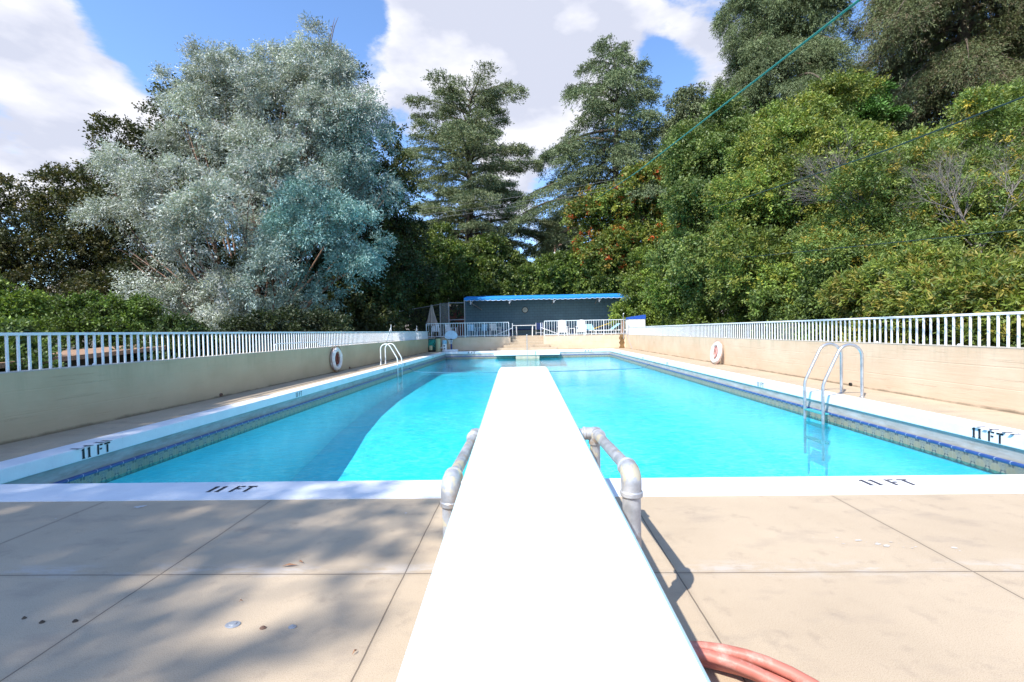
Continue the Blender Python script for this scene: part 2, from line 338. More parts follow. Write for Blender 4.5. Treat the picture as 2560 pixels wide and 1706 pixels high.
# ---------------------------------------------------------------- geometry helpers
C = S.collection
class MB:
    def __init__(s): s.v = []; s.f = []; s.uv = None
    def add(s, v, f):
        b = len(s.v); s.v += [tuple(map(float, p)) for p in v]; s.f += [tuple(i+b for i in q) for q in f]; return s
    def box(s, x0, x1, y0, y1, z0, z1, Mx=None):
        v = [(x, y, z) for z in (z0, z1) for y in (y0, y1) for x in (x0, x1)]
        if Mx is not None: v = [Mx @ Vector(p) for p in v]
        return s.add(v, [(0, 2, 3, 1), (4, 5, 7, 6), (0, 1, 5, 4), (2, 6, 7, 3), (0, 4, 6, 2), (1, 3, 7, 5)])
    def bar(s, a, b, w, h=None, up=(0, 0, 1)):
        a, b = Vector(a), Vector(b); h = h or w; d = (b-a).normalized(); u = Vector(up)
        if abs(d.dot(u)) > .98: u = Vector((1, 0, 0))
        r = d.cross(u).normalized(); u = r.cross(d)
        v = [p + r*(sx*w/2) + u*(sz*h/2) for p in (a, b) for sz in (-1, 1) for sx in (-1, 1)]
        return s.add(v, [(0, 1, 3, 2), (4, 6, 7, 5), (0, 4, 5, 1), (2, 3, 7, 6), (0, 2, 6, 4), (1, 5, 7, 3)])
    def tube(s, pts, r, n=10, caps=True):
        pts = [Vector(tuple(map(float, p))) for p in pts]; rr = r if isinstance(r, (list, tuple)) else [r]*len(pts)
        rings = []; prev = None
        for i, p in enumerate(pts):
            d = (pts[min(i+1, len(pts)-1)] - pts[max(i-1, 0)]).normalized()
            if prev is None:
                u = Vector((0, 0, 1)) if abs(d.z) < .9 else Vector((1, 0, 0)); a = d.cross(u).normalized()
            else: a = (prev - d*prev.dot(d)).normalized()
            prev = a; b = d.cross(a)
            rings.append([p + (a*math.cos(2*math.pi*k/n) + b*math.sin(2*math.pi*k/n))*rr[i] for k in range(n)])
        v = [q for g in rings for q in g]; f = []
        for i in range(len(pts)-1):
            for k in range(n): f.append((i*n+k, i*n+(k+1) % n, (i+1)*n+(k+1) % n, (i+1)*n+k))
        if caps: f.append(tuple(range(n-1, -1, -1))); f.append(tuple((len(pts)-1)*n+k for k in range(n)))
        return s.add(v, f)
    def lathe(s, prof, cx=0, cy=0, n=24, sx=1, sy=1):
        v = [(cx+r*math.cos(2*math.pi*k/n)*sx, cy+r*math.sin(2*math.pi*k/n)*sy, z) for r, z in prof for k in range(n)]
        f = [(i*n+k, i*n+(k+1) % n, (i+1)*n+(k+1) % n, (i+1)*n+k) for i in range(len(prof)-1) for k in range(n)]
        f.append(tuple(range(n-1, -1, -1))); f.append(tuple((len(prof)-1)*n+k for k in range(n)))
        return s.add(v, f)
    def torus(s, c, Rm, r, axis='x', n=36, m=12, a0=0, a1=2*math.pi):
        full = abs(a1-a0-2*math.pi) < 1e-6; v = []; f = []; steps = n if full else n+1
        for i in range(steps):
            a = a0+(a1-a0)*i/n; ca, sa = math.cos(a), math.sin(a)
            for k in range(m):
                b = 2*math.pi*k/m; q = Rm+r*math.cos(b); w = r*math.sin(b)
                p = (w, q*ca, q*sa) if axis == 'x' else ((q*ca, w, q*sa) if axis == 'y' else (q*ca, q*sa, w))
                v.append((c[0]+p[0], c[1]+p[1], c[2]+p[2]))
        for i in range(n):
            j = (i+1) % steps
            for k in range(m): f.append((i*m+k, j*m+k, j*m+(k+1) % m, i*m+(k+1) % m))
        return s.add(v, f)
    def build(s, name, mat, parent=None, smooth=False, bevel=0, loc=None):
        me = bpy.data.meshes.new(name); me.from_pydata(s.v, [], s.f); me.validate(); me.update()
        return link(name, me, mat, parent, smooth, bevel, loc)
def link(name, me, mat, parent=None, smooth=False, bevel=0, loc=None):
    o = bpy.data.objects.new(name, me); C.objects.link(o)
    if mat is not None: me.materials.append(mat)
    if smooth:
        me.polygons.foreach_set('use_smooth', [True]*len(me.polygons))
        if smooth == 'auto':
            import bmesh
            bm = bmesh.new(); bm.from_mesh(me)
            for e in bm.edges:
                if len(e.link_faces) == 2 and e.calc_face_angle(0) > R(35): e.smooth = False
            bm.to_mesh(me); bm.free()
    if parent is not None: o.parent = parent
    if loc is not None: o.location = loc
    if bevel:
        b = o.modifiers.new('bevel', 'BEVEL'); b.width = bevel; b.segments = 2; b.limit_method = 'ANGLE'
    return o
def tag(o, label=None, cat=None, group=None, kind=None):
    if label: o['label'] = label
    if cat: o['category'] = cat
    if group: o['group'] = group
    if kind: o['kind'] = kind
    return o
def thing(name, loc, label, cat, group=None, rz=0):
    o = bpy.data.objects.new(name, None); C.objects.link(o); o.location = tuple(map(float, loc)); o.rotation_euler = (0, 0, rz); o.empty_display_size = .1
    return tag(o, label, cat, group)
def copy_thing(root, loc, rz=0, label=None, group=None):
    r = root.copy(); C.objects.link(r); r.location = tuple(map(float, loc)); r.rotation_euler = (0, 0, rz)
    if label: r['label'] = label
    if group: r['group'] = group
    for ch in list(root.children):
        c = ch.copy(); C.objects.link(c); c.parent = r
        for g in list(ch.children):
            d = g.copy(); C.objects.link(d); d.parent = c
    return r
def struct(o): o['kind'] = 'structure'; return o
def arc(c, r, a0, a1, n, plane='xz'):
    out = []
    for i in range(n+1):
        a = a0+(a1-a0)*i/n; out.append((c[0]+r*math.cos(a), c[1], c[2]+r*math.sin(a)) if plane == 'xz' else (c[0], c[1]+r*math.cos(a), c[2]+r*math.sin(a)))
    return out

# ---------------------------------------------------------------- pool and ground
IX0, IX1, IY0, IY1 = -4.90, 5.158, 3.73, 28.45      # inner edge of the coping
WZ = -0.435
def sweep(name, prof, mat, parent=None, outer=None, smooth=False):
    """sweep a (offset, z) profile round the pool; offset is measured outwards from the inner edge (per-side tuple allowed)"""
    v = []; f = []; uv = []
    n = len(prof)
    def cor(o):
        oL, oR, oN, oF = o if isinstance(o, tuple) else (o,)*4
        return [(IX0-oL, IY0-oN), (IX1+oR, IY0-oN), (IX1+oR, IY1+oF), (IX0-oL, IY1+oF)]
    per = [0, IX1-IX0, IX1-IX0+IY1-IY0, 2*(IX1-IX0)+IY1-IY0, 2*(IX1-IX0+IY1-IY0)]
    for s_ in range(4):
        for i in range(n-1):
            c0, c1 = cor(prof[i][0]), cor(prof[i+1][0]); b = len(v); t_ = (s_+1) % 4
            v += [c0[s_]+(prof[i][1],), c0[t_]+(prof[i][1],), c1[t_]+(prof[i+1][1],), c1[s_]+(prof[i+1][1],)]
            f.append((b, b+1, b+2, b+3))
            uv += [(per[s_], prof[i][1]), (per[s_+1], prof[i][1]), (per[s_+1], prof[i+1][1]), (per[s_], prof[i+1][1])]
    me = bpy.data.meshes.new(name); me.from_pydata(v, [], f); ul = me.uv_layers.new(name='UVMap')
    for i, q in enumerate(uv): ul.data[i].uv = q
    me.update(); return link(name, me, mat, parent)
OUT = (0.30, 0.297, 0.41, 0.50)
def sc(o, k): return tuple(a*k for a in o)
coping = struct(sweep('pool_coping', [(OUT, -.10), (OUT, .006), (.012, .006), (.004, .003), (0.0, -.006), (0.0, -.130), (.006, -.1375), (.03, -.138)], m_coping))
gut = struct(sweep('pool_gutter', [(.007, -.1365), (.020, -.155), (.028, -.185), (.027, -.215), (.022, -.25), (0.012, -.284)], m_gutter))
struct(sweep('pool_trim_tiles', [(.02, -.282), (.004, -.284), (-.006, -.292), (-.008, -.305), (-.004, -.320), (.002, -.324)], m_trimtile))
struct(sweep('pool_waterline_tiles', [(.0, -.322), (.0, -.478)], m_tile))
struct(sweep('pool_walls', [(.006, -.476), (.006, -2.35)], m_floor))
mb = MB(); fy = [3.6, 6.0, 8.5, 9.6, 10.6, 11.8, 13.4, 15.5, 18.0, 22, 28.6]; fz = [-2.25, -2.1, -1.93, -1.78, -1.62, -1.40, -1.22, -1.10, -1.04, -1.0, -.95]
vv = []
for y, z in zip(fy, fz): vv += [(IX0-.05, y, z), (IX1+.05, y, z)]
mb.add(vv, [(2*i, 2*i+1, 2*i+3, 2*i+2) for i in range(len(fy)-1)])
struct(mb.build('pool_floor', m_floor))
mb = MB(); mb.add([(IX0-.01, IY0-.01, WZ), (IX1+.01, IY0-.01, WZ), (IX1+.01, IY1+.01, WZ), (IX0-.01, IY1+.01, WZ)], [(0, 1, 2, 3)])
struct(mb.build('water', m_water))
# projecting slab and entry steps at the shallow end
mb = MB(); mb.box(-1.86, 2.06, 27.45, 28.44, -.235, .009); struct(mb.build('pool_entry_slab', m_coping, bevel=.012))
mb = MB(); mb.box(-.56, .84, 27.49, 28.4, -.9, -.237); mb.box(-.56, .84, 27.1, 27.488, -.98, -.50); struct(mb.build('pool_steps', m_plaster, bevel=.01))

# deck
DX0, DX1, DY0, DY1 = -6.06, 6.40, -8.0, 29.5
mb = MB(); ox0, ox1, oy0, oy1 = IX0-OUT[0], IX1+OUT[1], IY0-OUT[2], IY1+OUT[3]
def flat(mb, x0, x1, y0, y1, z): mb.add([(x0, y0, z), (x1, y0, z), (x1, y1, z), (x0, y1, z)], [(0, 1, 2, 3)])
for q in ((DX0, DX1, DY0, oy0), (DX0, ox0, oy0, oy1), (ox1, DX1, oy0, oy1), (DX0, DX1, oy1, DY1)): flat(mb, *q, 0.0)
deck = struct(mb.build('pool_deck', m_deck))
# ground outside
mb = MB()
G = 2500
for q in ((-G, DX0-.1, -G, G), (DX1+.1, G, -G, G), (DX0-.1, DX1+.1, -G, DY0), (DX0-.1, DX1+.1, DY1, G)): flat(mb, *q, -.55)
struct(mb.build('ground', m_gravel))
hv = []; hf = []; nh = 60
for i in range(nh+1):
    x = -500+1100*i/nh; h = 78+18*math.sin(i*.37)+9*math.sin(i*.9+1)
    hv += [(x, 380, -1), (x, 520, h), (x, 800, -1)]
for i in range(nh):
    for k in range(2): hf.append((i*3+k, i*3+3+k, i*3+4+k, i*3+1+k))
mb = MB(); mb.add(hv, hf); struct(mb.build('hills', m_hill, smooth=True))

# ---------------------------------------------------------------- depth markings (stencilled)
def glyph(ch):
    """stencil letters as polygons in a unit-high box, returns (polys, width)"""
    if ch == '1': return [[(.02, .80), (.10, .97), (.30, 1.0), (.30, .12), (.36, 0), (.04, 0), (.10, .12), (.10, .80)]], .38
    if ch == 'F': return [[(0, 0), (.17, 0), (.17, 1), (0, 1)], [(.22, .86), (.50, .84), (.52, 1), (.22, 1)], [(.22, .44), (.44, .44), (.46, .60), (.22, .60)]], .56
    if ch == 'T': return [[(0, .83), (.56, .83), (.56, 1), (0, 1)], [(.19, 0), (.37, 0), (.37, .80), (.19, .80)]], .56
    if ch == '3': return [[(0, .84), (.5, .84), (.5, 1), (0, 1)], [(.1, .44), (.42, .44), (.42, .60), (.1, .60)], [(0, 0), (.5, 0), (.5, .16), (0, .16)], [(.36, .17), (.52, .17), (.52, .83), (.36, .83)]], .54
    if ch == '5': return [[(0, .84), (.5, .84), (.5, 1), (0, 1)], [(0, .44), (.5, .44), (.5, .60), (0, .60)], [(0, 0), (.5, 0), (.5, .16), (0, .16)], [(0, .61), (.16, .61), (.16, .83), (0, .83)], [(.36, .17), (.52, .17), (.52, .43), (.36, .43)]], .54
    return [], .3
def marking(text, o, ux, uy, h, parent, nrm, mat=None, sx=1.0):
    o, ux, uy, nrm = Vector(o), Vector(ux), Vector(uy), Vector(nrm); x = 0; mb = MB()
    for ch in text:
        ps, w = glyph(ch)
        for p in ps:
            v = [o + ux*((x+a)*h*sx) + uy*(b*h) + nrm*.0035 for a, b in p]; mb.add(v, [tuple(range(len(v)))])
        x += w + .13
    return mb.build('depth_marking', mat or m_letter, parent)
fmark = lambda t_, y, h=.115, **k: marking(t_, (IX0, y, -.122), (0, 1, 0), (0, 0, 1), h, coping, (1, 0, 0), **k)
fmarkR = lambda t_, y, h=.115, **k: marking(t_, (IX1, y, -.124), (0, -1, 0), (0, 0, 1), h, coping, (-1, 0, 0), **k)
fmark('11 FT', 4.94, sx=1.15); fmark('11 FT', 9.72, .10); fmark('5 FT', 15.9, .09); fmark('5 FT', 18.6, .09); fmark('3 FT', 24.4, .09)
fmarkR('11 FT', 5.50, sx=1.15); fmarkR('11 FT', 10.46, .10); fmarkR('5 FT', 17.1, .09); fmarkR('5 FT', 20.6, .09); fmarkR('3 FT', 25.4, .09)
marking('11 FT', (-2.485, 3.475, .006), (1, 0, 0), (0, 1, 0), .13, coping, (0, 0, 1), sx=.98)
marking('11 FT', (2.53, 3.49, .006), (1, 0, 0), (0, 1, 0), .13, coping, (0, 0, 1), mat=m_greyletter, sx=1.05)
marking('11 FT', (-4.97, 5.30, .006), (0, -1, 0), (1, 0, 0), .12, coping, (0, 0, 1), mat=m_greyletter, sx=1.4)
marking('11 FT', (5.25, 5.02, .006), (0, 1, 0), (-1, 0, 0), .12, coping, (0, 0, 1), mat=m_greyletter, sx=1.4)
marking('3 FT', (-3.55, IY1, -.118), (1, 0, 0), (0, 0, 1), .10, coping, (0, -1, 0), sx=2.0)
marking('3 FT', (3.62, IY1, -.118), (1, 0, 0), (0, 0, 1), .10, coping, (0, -1, 0), sx=2.0, mat=m_greyletter)

# deck details: paint splashes, old anchors, dry leaves
def blob(cx, cy, r, n=14, ax=1.0, z=.003, seed=0, rot=0):
    rg = random.Random(seed); v = []
    for i in range(n):
        a = 2*math.pi*i/n; q = r*(.65+.6*rg.random()); x, y = q*math.cos(a)*ax, q*math.sin(a)
        v.append((cx+x*math.cos(rot)-y*math.sin(rot), cy+x*math.sin(rot)+y*math.cos(rot), z))
    return v
mb = MB(); rg = random.Random(3)
for i in range(15):
    px = 2030+rg.random()*260; py = 1338+(px-2030)*.10+rg.gauss(0, 5); q = (py-828+.018*(px-1312)); Y = 1392/q
    p = at(px, py, Y); mb.add(blob(p[0], p[1], .002+.008*rg.random()**2, ax=2.2, seed=i, z=.0015+.0002*i), [tuple(range(14))])
for px, py, r in ((2385, 1362, .014), (2400, 1369, .005), (348, 1281, .028), (360, 1278, .018), (140, 1313, .006), (1380*.0+1015, 1290, .01), (2250, 1246, .006), (430, 1250, .006)):
    Y = 1392/(py-828+.018*(px-1312)); p = at(px, py, Y); mb.add(blob(p[0], p[1], r*.8, ax=1.3, seed=px, z=.0015+r*.05), [tuple(range(14))])
mb.build('paint_splash', simple('splash_white', (.52, .49, .45), .8), deck)
for (x, y, r, mt, s_) in ((-1.236, 1.872, .030, m_grey, 1), (-1.096, 1.850, .013, m_barkred, 2), (-.977, 1.856, .016, m_grey, 3), (-2.181, 1.917, .009, m_bark, 4), (-2.072, 1.889, .011, m_bark, 5), (-1.934, 1.896, .011, m_bark, 6)):
    mb = MB(); mb.lathe([(r*1.05, .001), (r, .004), (r*.55, .005), (r*.5, .009), (.001, .0095)], x, y, 16, 1, .75); mb.build('floor_anchor', mt, deck, smooth='auto')
def leafobj(x, y, L, rot, label):
    mb = MB(); mb.add([(-L/2, 0, .003), (-L*.1, L*.10, .012), (L/2, 0, .004), (-L*.1, -L*.10, .010), (0, 0, .016)], [(0, 1, 4), (1, 2, 4), (2, 3, 4), (3, 0, 4)])
    o = mb.build('dry_leaf', m_deadleaf, loc=(x, y, .002)); o.rotation_euler = (0, 0, rot); return tag(o, label, 'leaf', 'dry leaves lying on the deck')
leafobj(-1.24, 2.35, .085, .1, 'longer dry leaf of the pair by the cross joint left of the board')
leafobj(-1.20, 2.385, .05, -.5, 'small dry leaf touching a longer one before the cross joint left of the board')
leafobj(-.66, 1.70, .03, 1.2, 'tiny brown leaf near the joint closest to the left of the diving board')
leafobj(-1.30, 2.03, .018, .5, 'brown crumb of leaf halfway between the cross joint and the metal floor plates')

# ---------------------------------------------------------------- retaining walls
def wall(name, x0, x1, y0, y1, ztop, mat, label, cap=True):
    t = thing(name, ((x0+x1)/2, (y0+y1)/2, 0), label, 'retaining wall')
    cx, cy = (x0+x1)/2, (y0+y1)/2
    mb = MB(); mb.box(x0-cx, x1-cx, y0-cy, y1-cy, -.6, ztop-.012); w = mb.build('wall_face', mat, t)
    mb = MB(); mb.box(x0-cx-.004, x1-cx+.004, y0-cy-.004, y1-cy+.004, ztop-.012, ztop); mb.build('wall_cap', m_walltop, t)
    return t
WLT, WRT = .828, .862
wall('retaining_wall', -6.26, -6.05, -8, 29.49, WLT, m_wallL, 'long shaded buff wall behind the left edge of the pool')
wall('retaining_wall', 6.39, 6.60, -8, 29.72, WRT, m_wallR, 'long sunlit buff wall along the right edge of the pool')
wall('retaining_wall', -9.5, -.92, 29.5, 29.7, WRT, m_wallR, 'buff end wall left of the stairs, with the basketball hoop in front of it')
wall('retaining_wall', 1.17, 6.385, 29.5, 29.7, WRT, m_wallR, 'buff end wall right of the stairs below the white chairs')
# stairs
mb = MB()
for i, (x0, x1, y0) in enumerate(((-1.75, 2.02, 28.97), (-1.35, 1.55, 29.22), (-.91, 1.165, 29.50), (-.91, 1.165, 29.78), (-.91, 1.165, 30.06))):
    y1 = 29.499 if i < 2 else 30.4
    if i >= 2: mb.box(x0, x1, y0, y1, .0, .172*(i+1)-.001*i)
    else: mb.box(x0, x1, y0, y1-.002*i, .172*i+.001*i, .172*(i+1))
stairs = mb.build('stairs', m_deck, bevel=.008); tag(stairs, 'worn concrete stairs from the pool deck up to the terrace', 'stairs')
mb = MB()
for q in ((-14, -.912, 29.71, 48), (1.168, 12, 29.73, 48), (-.911, 1.167, 30.4, 48)): mb.box(*q, -.5, .86)
terr = struct(mb.build('terrace', m_deck))
# drain holes at the foot of the walls
for n_, (x, y, z, d_) in enumerate(((-6.048, 9.0, .05, 'left wall in front of the ring'), (-6.048, 15.75, .05, ''), (6.388, 9.27, .035, ''), (6.388, 16.05, .04, ''))):
    s_ = 1 if x < 0 else -1
    mb = MB(); mb.lathe([(.030, 0), (.033, .03), (.026, .034), (.024, .01)], 0, 0, 12)
    o = mb.build('weep_pipe', m_barkred if n_ != 2 else m_dark, smooth='auto', loc=(x, y, z)); o.rotation_euler = (0, R(90)*s_, 0)
    tag(o, ('small dark weep pipe low in the left wall, nearer the camera', 'small rusty weep pipe low in the left wall just past the white life ring',
            'dark rusted weep pipe in the right wall beside the steel ladder', 'small weep pipe in the right wall beside the leaning life ring')[n_], 'pipe', 'weep pipes at the foot of the walls')

# ---------------------------------------------------------------- fences
def side_fence(x, zb, zt, y0, y1, pitch, phase, label, first_vis, brace=None):
    t = thing('white_fence', (x, y0, zb), label, 'fence', 'white picket railings on top of the long pool walls')
    mb = MB(); mb.bar((0, 0, zt-zb-.018), (0, y1-y0, zt-zb-.018), .04, .036); mb.build('top_rail', m_rail, t, bevel=.004)
    ys = [phase+pitch*i for i in range(int((y1-phase)/pitch))]
    ys = [phase-pitch*i for i in range(1, int((phase-y0)/pitch)+1)][::-1] + ys
    near = [y for y in ys if y >= first_vis][:100]; rest = [y for y in ys if y not in near]
    mb = MB(); h = zt-zb-.036; mb.box(-.011, .011, -.011, .011, 0, h); b0 = mb.build('baluster', m_rail, t, loc=(0, near[0]-y0, 0))
    for y in near[1:]:
        b = b0.copy(); C.objects.link(b); b.parent = t; b.location = (0, y-y0, 0)
    mb = MB()
    for y in rest: mb.box(-.011, .011, y-y0-.011, y-y0+.011, 0, h)
    tag(mb.build('balusters', m_rail, t), kind='stuff')
    mb = MB(); mb.lathe([(.018, -.0), (.02, .012), (.012, .026), (.002, .03)], 0, 0, 8); c0 = None
    for i in range(14):
        yb = phase+1.07+i*1.6
        if c0 is None: c0 = mb.build('bolt_cap', m_rail, t, smooth=True); c = c0
        else: c = c0.copy(); C.objects.link(c); c.parent = t
        c.location = (.03 if x < 0 else -.03, yb-y0, 0)
    return t
fl = side_fence(-6.13, WLT, 1.295, 2.0, 29.3, .1245, 5.32, 'long white railing on the shaded left wall, backed by the silver tree', 4.9)
fr = side_fence(6.48, WRT, 1.335, 2.0, 29.3, .132, 6.01, 'long white railing on the sunlit right wall, backed by the broadleaf hedge', 5.7)
for yb in (21.2, 26.3):
    mb = MB(); mb.bar((-.02, yb-2.0, -.0), (-.02, yb-2.0, .78), .018); mb.bar((-.02, yb-2.0, .66), (-.02, yb-2.9, .03), .018); mb.build('brace', m_rail, fl)
mb = MB(); mb.tube([(.03, 9.15, 0), (.03, 9.15, .14), (.03, 9.2, .17), (.03, 11.4, .17), (.03, 11.7, .05), (.03, 19.5, .05)], .011, 8); mb.build('conduit', m_rail, fl, smooth=True)
def end_rail(x0, x1, y, label, zb=WRT, zt=1.80, inv=False):
    t = thing('terrace_railing', (x0, y, zb), label, 'railing', 'white railings along the front of the terrace'); L = x1-x0; H_ = zt-zb
    mb = MB(); mb.bar((0, 0, H_-.02), (L, 0, H_-.02), .04, .04); mb.build('top_rail', m_rail, t)
    mb = MB(); mb.bar((0, 0, .085), (L, 0, .085), .035, .03); mb.build('bottom_rail', m_rail, t)
    n = int(L/.152); b0 = None
    for i in range(n+1):
        xx = L*i/n; post = i in (0, n) or i % 8 == 0; w = .022 if post else .010
        mb = MB(); mb.box(-w, w, -w, w, (0 if post else .10), H_-.04)
        if post: mb.build('post', m_rail, t, loc=(xx, 0, 0))
        elif b0 is None: b0 = mb.build('baluster', m_rail, t, loc=(xx, 0, 0))
        else:
            b = b0.copy(); C.objects.link(b); b.parent = t; b.location = (xx, 0, 0)
    return t
end_rail(-6.3, -1.02, 29.6, 'white terrace railing left of the stairs, above the basketball hoop')
end_rail(1.255, 6.42, 29.6, 'white terrace railing right of the stairs, in front of the white chairs', zt=1.83)
for sx_, lab in ((-1, 'short white handrail sloping behind the terrace railing left of the stairs'), (1, 'short white handrail sloping behind the terrace railing right of the stairs')):
    bx = -.80 if sx_ < 0 else 1.05
    t = thing('handrail', (bx, 30.3, .86), lab, 'handrail', 'handrails either side of the stairs')
    mb = MB(); mb.tube([(0, 0, 0), (0, 0, .86)], .024, 10); mb.build('post', m_rail, t, smooth='auto')
    mb = MB(); mb.tube([(0, 0, .55), (sx_*1.15, 0, .10), (sx_*1.15, 0, 0)], .022, 10); mb.build('rail', m_rail, t, smooth='auto')

# ---------------------------------------------------------------- diving board
BZ = lambda y: .606+.043*y
brd = thing('diving_board', (.045, 0, .0), 'long white diving board reaching out over the deep end', 'diving board')
def bx_(y): return -.014*y
n = 30; vs = []; fs = []
tipw = .263; L0, L1 = -.15, 4.93
prof = []
sec = [(-1, -.046), (-1, -.014), (-.975, -.005), (-.950, .0), (-.3, .0015), (.3, .0015), (.950, 0), (.975, -.005), (1, -.014), (1, -.046)]
for i in range(n+1):
    y = L0+(L1-L0)*i/n; w = .2575
    if i == n: w -= .012
    for a, dz in sec: vs.append((bx_(y)+a*w, y, BZ(y)+dz))
m_ = len(sec)
for i in range(n):
    for k in range(m_): fs.append((i*m_+k, i*m_+(k+1) % m_, (i+1)*m_+(k+1) % m_, (i+1)*m_+k))
fs.append(tuple(range(m_))); fs.append(tuple(n*m_+k for k in range(m_-1, -1, -1)))
mb = MB(); mb.add(vs, fs); pl = mb.build('plank', m_board, brd, smooth='auto'); pl.data.materials.append(m_boardedge)
for p in pl.data.polygons:
    if abs(p.normal.x) > .5: p.material_index = 1
mb = MB(); mb.box(-.2, .2, .1, .5, 0, .58); mb.build('rear_anchor', m_grey, brd, bevel=.02)
# pipe stand
st = thing('board_stand', (0, 2.5, 0), 'galvanised pipe frame under the diving board with rusty elbows', 'pipe stand')
TY, EY, TZ_ = 2.62, 1.78, .615
mb = MB(); mb.tube([(-.285, TY-2.5, TZ_), (.385, TY-2.5, TZ_)], .029, 16); mb.build('crossbar', m_pipe, st, smooth='auto')
for X1, X2, ze_ in ((.385, .398, .652), (-.285, -.298, .620)):
    s_ = 1 if X1 > 0 else -1
    mb = MB(); mb.tube([(X1, TY-2.5, 0), (X1, TY-2.5, TZ_-.03)], .029, 16); mb.build('post', m_pipe, st, smooth='auto')
    a = Vector((X1+s_*.008, TY-2.5-.03, TZ_)); b = Vector((X2, EY-2.5+.045, ze_)); d = (b-a).normalized()
    mb = MB(); mb.tube([a, b], .0265, 18); mb.build('side_pipe', m_pipe, st, smooth='auto')
    mb = MB(); q = [b-d*.020]+[(X2, EY-2.5+.045-.045*math.sin(R(v)), ze_-.045+.045*math.cos(R(v))) for v in (0, 18, 36, 54, 72, 90)]+[(X2, EY-2.5, ze_-.075)]
    mb.tube(q, [.0345, .036, .0375, .0385, .039, .039, .0385, .038], 22)
    mb.tube([(X2, EY-2.5, ze_-.070), (X2, EY-2.5, ze_-.074), (X2, EY-2.5, ze_-.088), (X2, EY-2.5, ze_-.092)], [.040, .043, .043, .040], 22)
    mb.tube([b-d*.034, b-d*.030, b-d*.020, b-d*.016], [.035, .0385, .0385, .036], 22)
    mb.build('elbow', m_pipe, st, smooth='auto')
    mb = MB(); mb.tube([(X2, EY-2.5, 0), (X2, EY-2.5, ze_-.085)], .0345, 20); mb.lathe([(.07, 0), (.07, .008), (.04, .012)], X2, EY-2.5, 20); mb.build('post', m_pipe, st, smooth='auto')
    mb = MB(); mb.tube([(X1-s_*.060, TY-2.5, TZ_), (X1+s_*.02, TY-2.5, TZ_), (X1+s_*.032, TY-2.5, TZ_), (X1+s_*.038, TY-2.5, TZ_)], [.035, .036, .030, .015], 20)
    mb.tube([(X1-s_*.068, TY-2.5, TZ_), (X1-s_*.066, TY-2.5, TZ_), (X1-s_*.054, TY-2.5, TZ_), (X1-s_*.052, TY-2.5, TZ_)], [.036, .039, .039, .036], 20)
    mb.tube([(X1, TY-2.5, TZ_), (X1, TY-2.5, TZ_-.06)], .036, 20)
    mb.tube([a-d*.02, a+d*.045], .035, 20); mb.tube([a+d*.040, a+d*.042, a+d*.054, a+d*.056], [.035, .039, .039, .035], 20)
    mb.tube([(X1, TY-2.5+.0, TZ_+.005), (X1, TY-2.5+.0, TZ_+.026), (X1, TY-2.5, TZ_+.036)], [.034, .028, .012], 20)
    mb.build('pipe_tee', m_pipe, st, smooth='auto')
# hose
pts = []; rg = random.Random(5); turns = [(.52, .47, 1.14), (.47, .49, 1.17), (.515, .44, 1.13), (.43, .50, 1.19), (.49, .43, 1.11), (.46, .50, 1.15)]
for i in range(6*44):
    k = i/44; ti = int(k); fr = k-ti; A0, A1 = turns[ti], turns[min(ti+1, 5)]; e = fr*fr*(3-2*fr); r, cx_, cy_ = [A0[j]*(1-e)+A1[j]*e for j in range(3)]
    a = .5+fr*2*math.pi; pts.append((cx_+r*math.cos(a), cy_+r*math.sin(a), .021+.017*(ti+fr)*.75+.010*math.sin(a*3+ti)+.004))
mb = MB(); mb.tube(pts, .0195, 14)
tag(mb.build('rubber_hose', m_hose, smooth=True), 'coiled faded pink rubber hose on the deck beside the diving board', 'hose')

# ---------------------------------------------------------------- ladders
def ladder(sgn, ya, yb, xdeck, xleg, top, mat, label, r=.024, steps=True):
    t = thing('pool_ladder', (xdeck, (ya+yb)/2, 0), label, 'ladder', 'ladders at the pool sides')
    for y in (ya, yb):
        yy = y-(ya+yb)/2; q = []
        Ra = .20; cx = -Ra; cz = top-Ra
        q += [(0, yy, 0), (0, yy, .35), (0, yy, cz)]
        q += [(cx+Ra*math.cos(a), yy, cz+Ra*math.sin(a)) for a in [R(v) for v in range(15, 151, 15)]]
        W_ = abs(xleg-xdeck)
        q += [(-W_+.03, yy, .28), (-W_+.008, yy, .225), (-W_, yy, .17), (-W_, yy, -.3), (-W_, yy, -1.05)]
        q = [((-sgn_)*p[0]*-1 if False else p[0]*sgn, p[1], p[2]) for p in q]
        mb = MB(); mb.tube(q, r, 14); mb.build('side_rail', mat, t, smooth='auto')
        mb = MB(); mb.lathe([(.045, .001), (.045, .008), (.028, .018)], 0, yy, 16); mb.build('flange', mat, t, smooth='auto')
    W_ = abs(xleg-xdeck)
    for z in (-.27, -.50, -.76):
        mb = MB(); x = -W_*sgn; mb.box(min(x-.02*sgn, x+.10*sgn), max(x-.02*sgn, x+.10*sgn), (ya-yb)/2, (yb-ya)/2, z-.012, z+.012); mb.build('tread', m_step, t, bevel=.004)
    return t
sgn_ = 1
ladder(1, 7.80, 8.30, 5.55, 4.915, .875, m_steel, 'bare steel ladder at the right side of the pool')
ladder(-1, 17.6, 18.2, -5.53, -4.885, .80, m_lad_l, 'white painted ladder at the left side of the pool', r=.022)

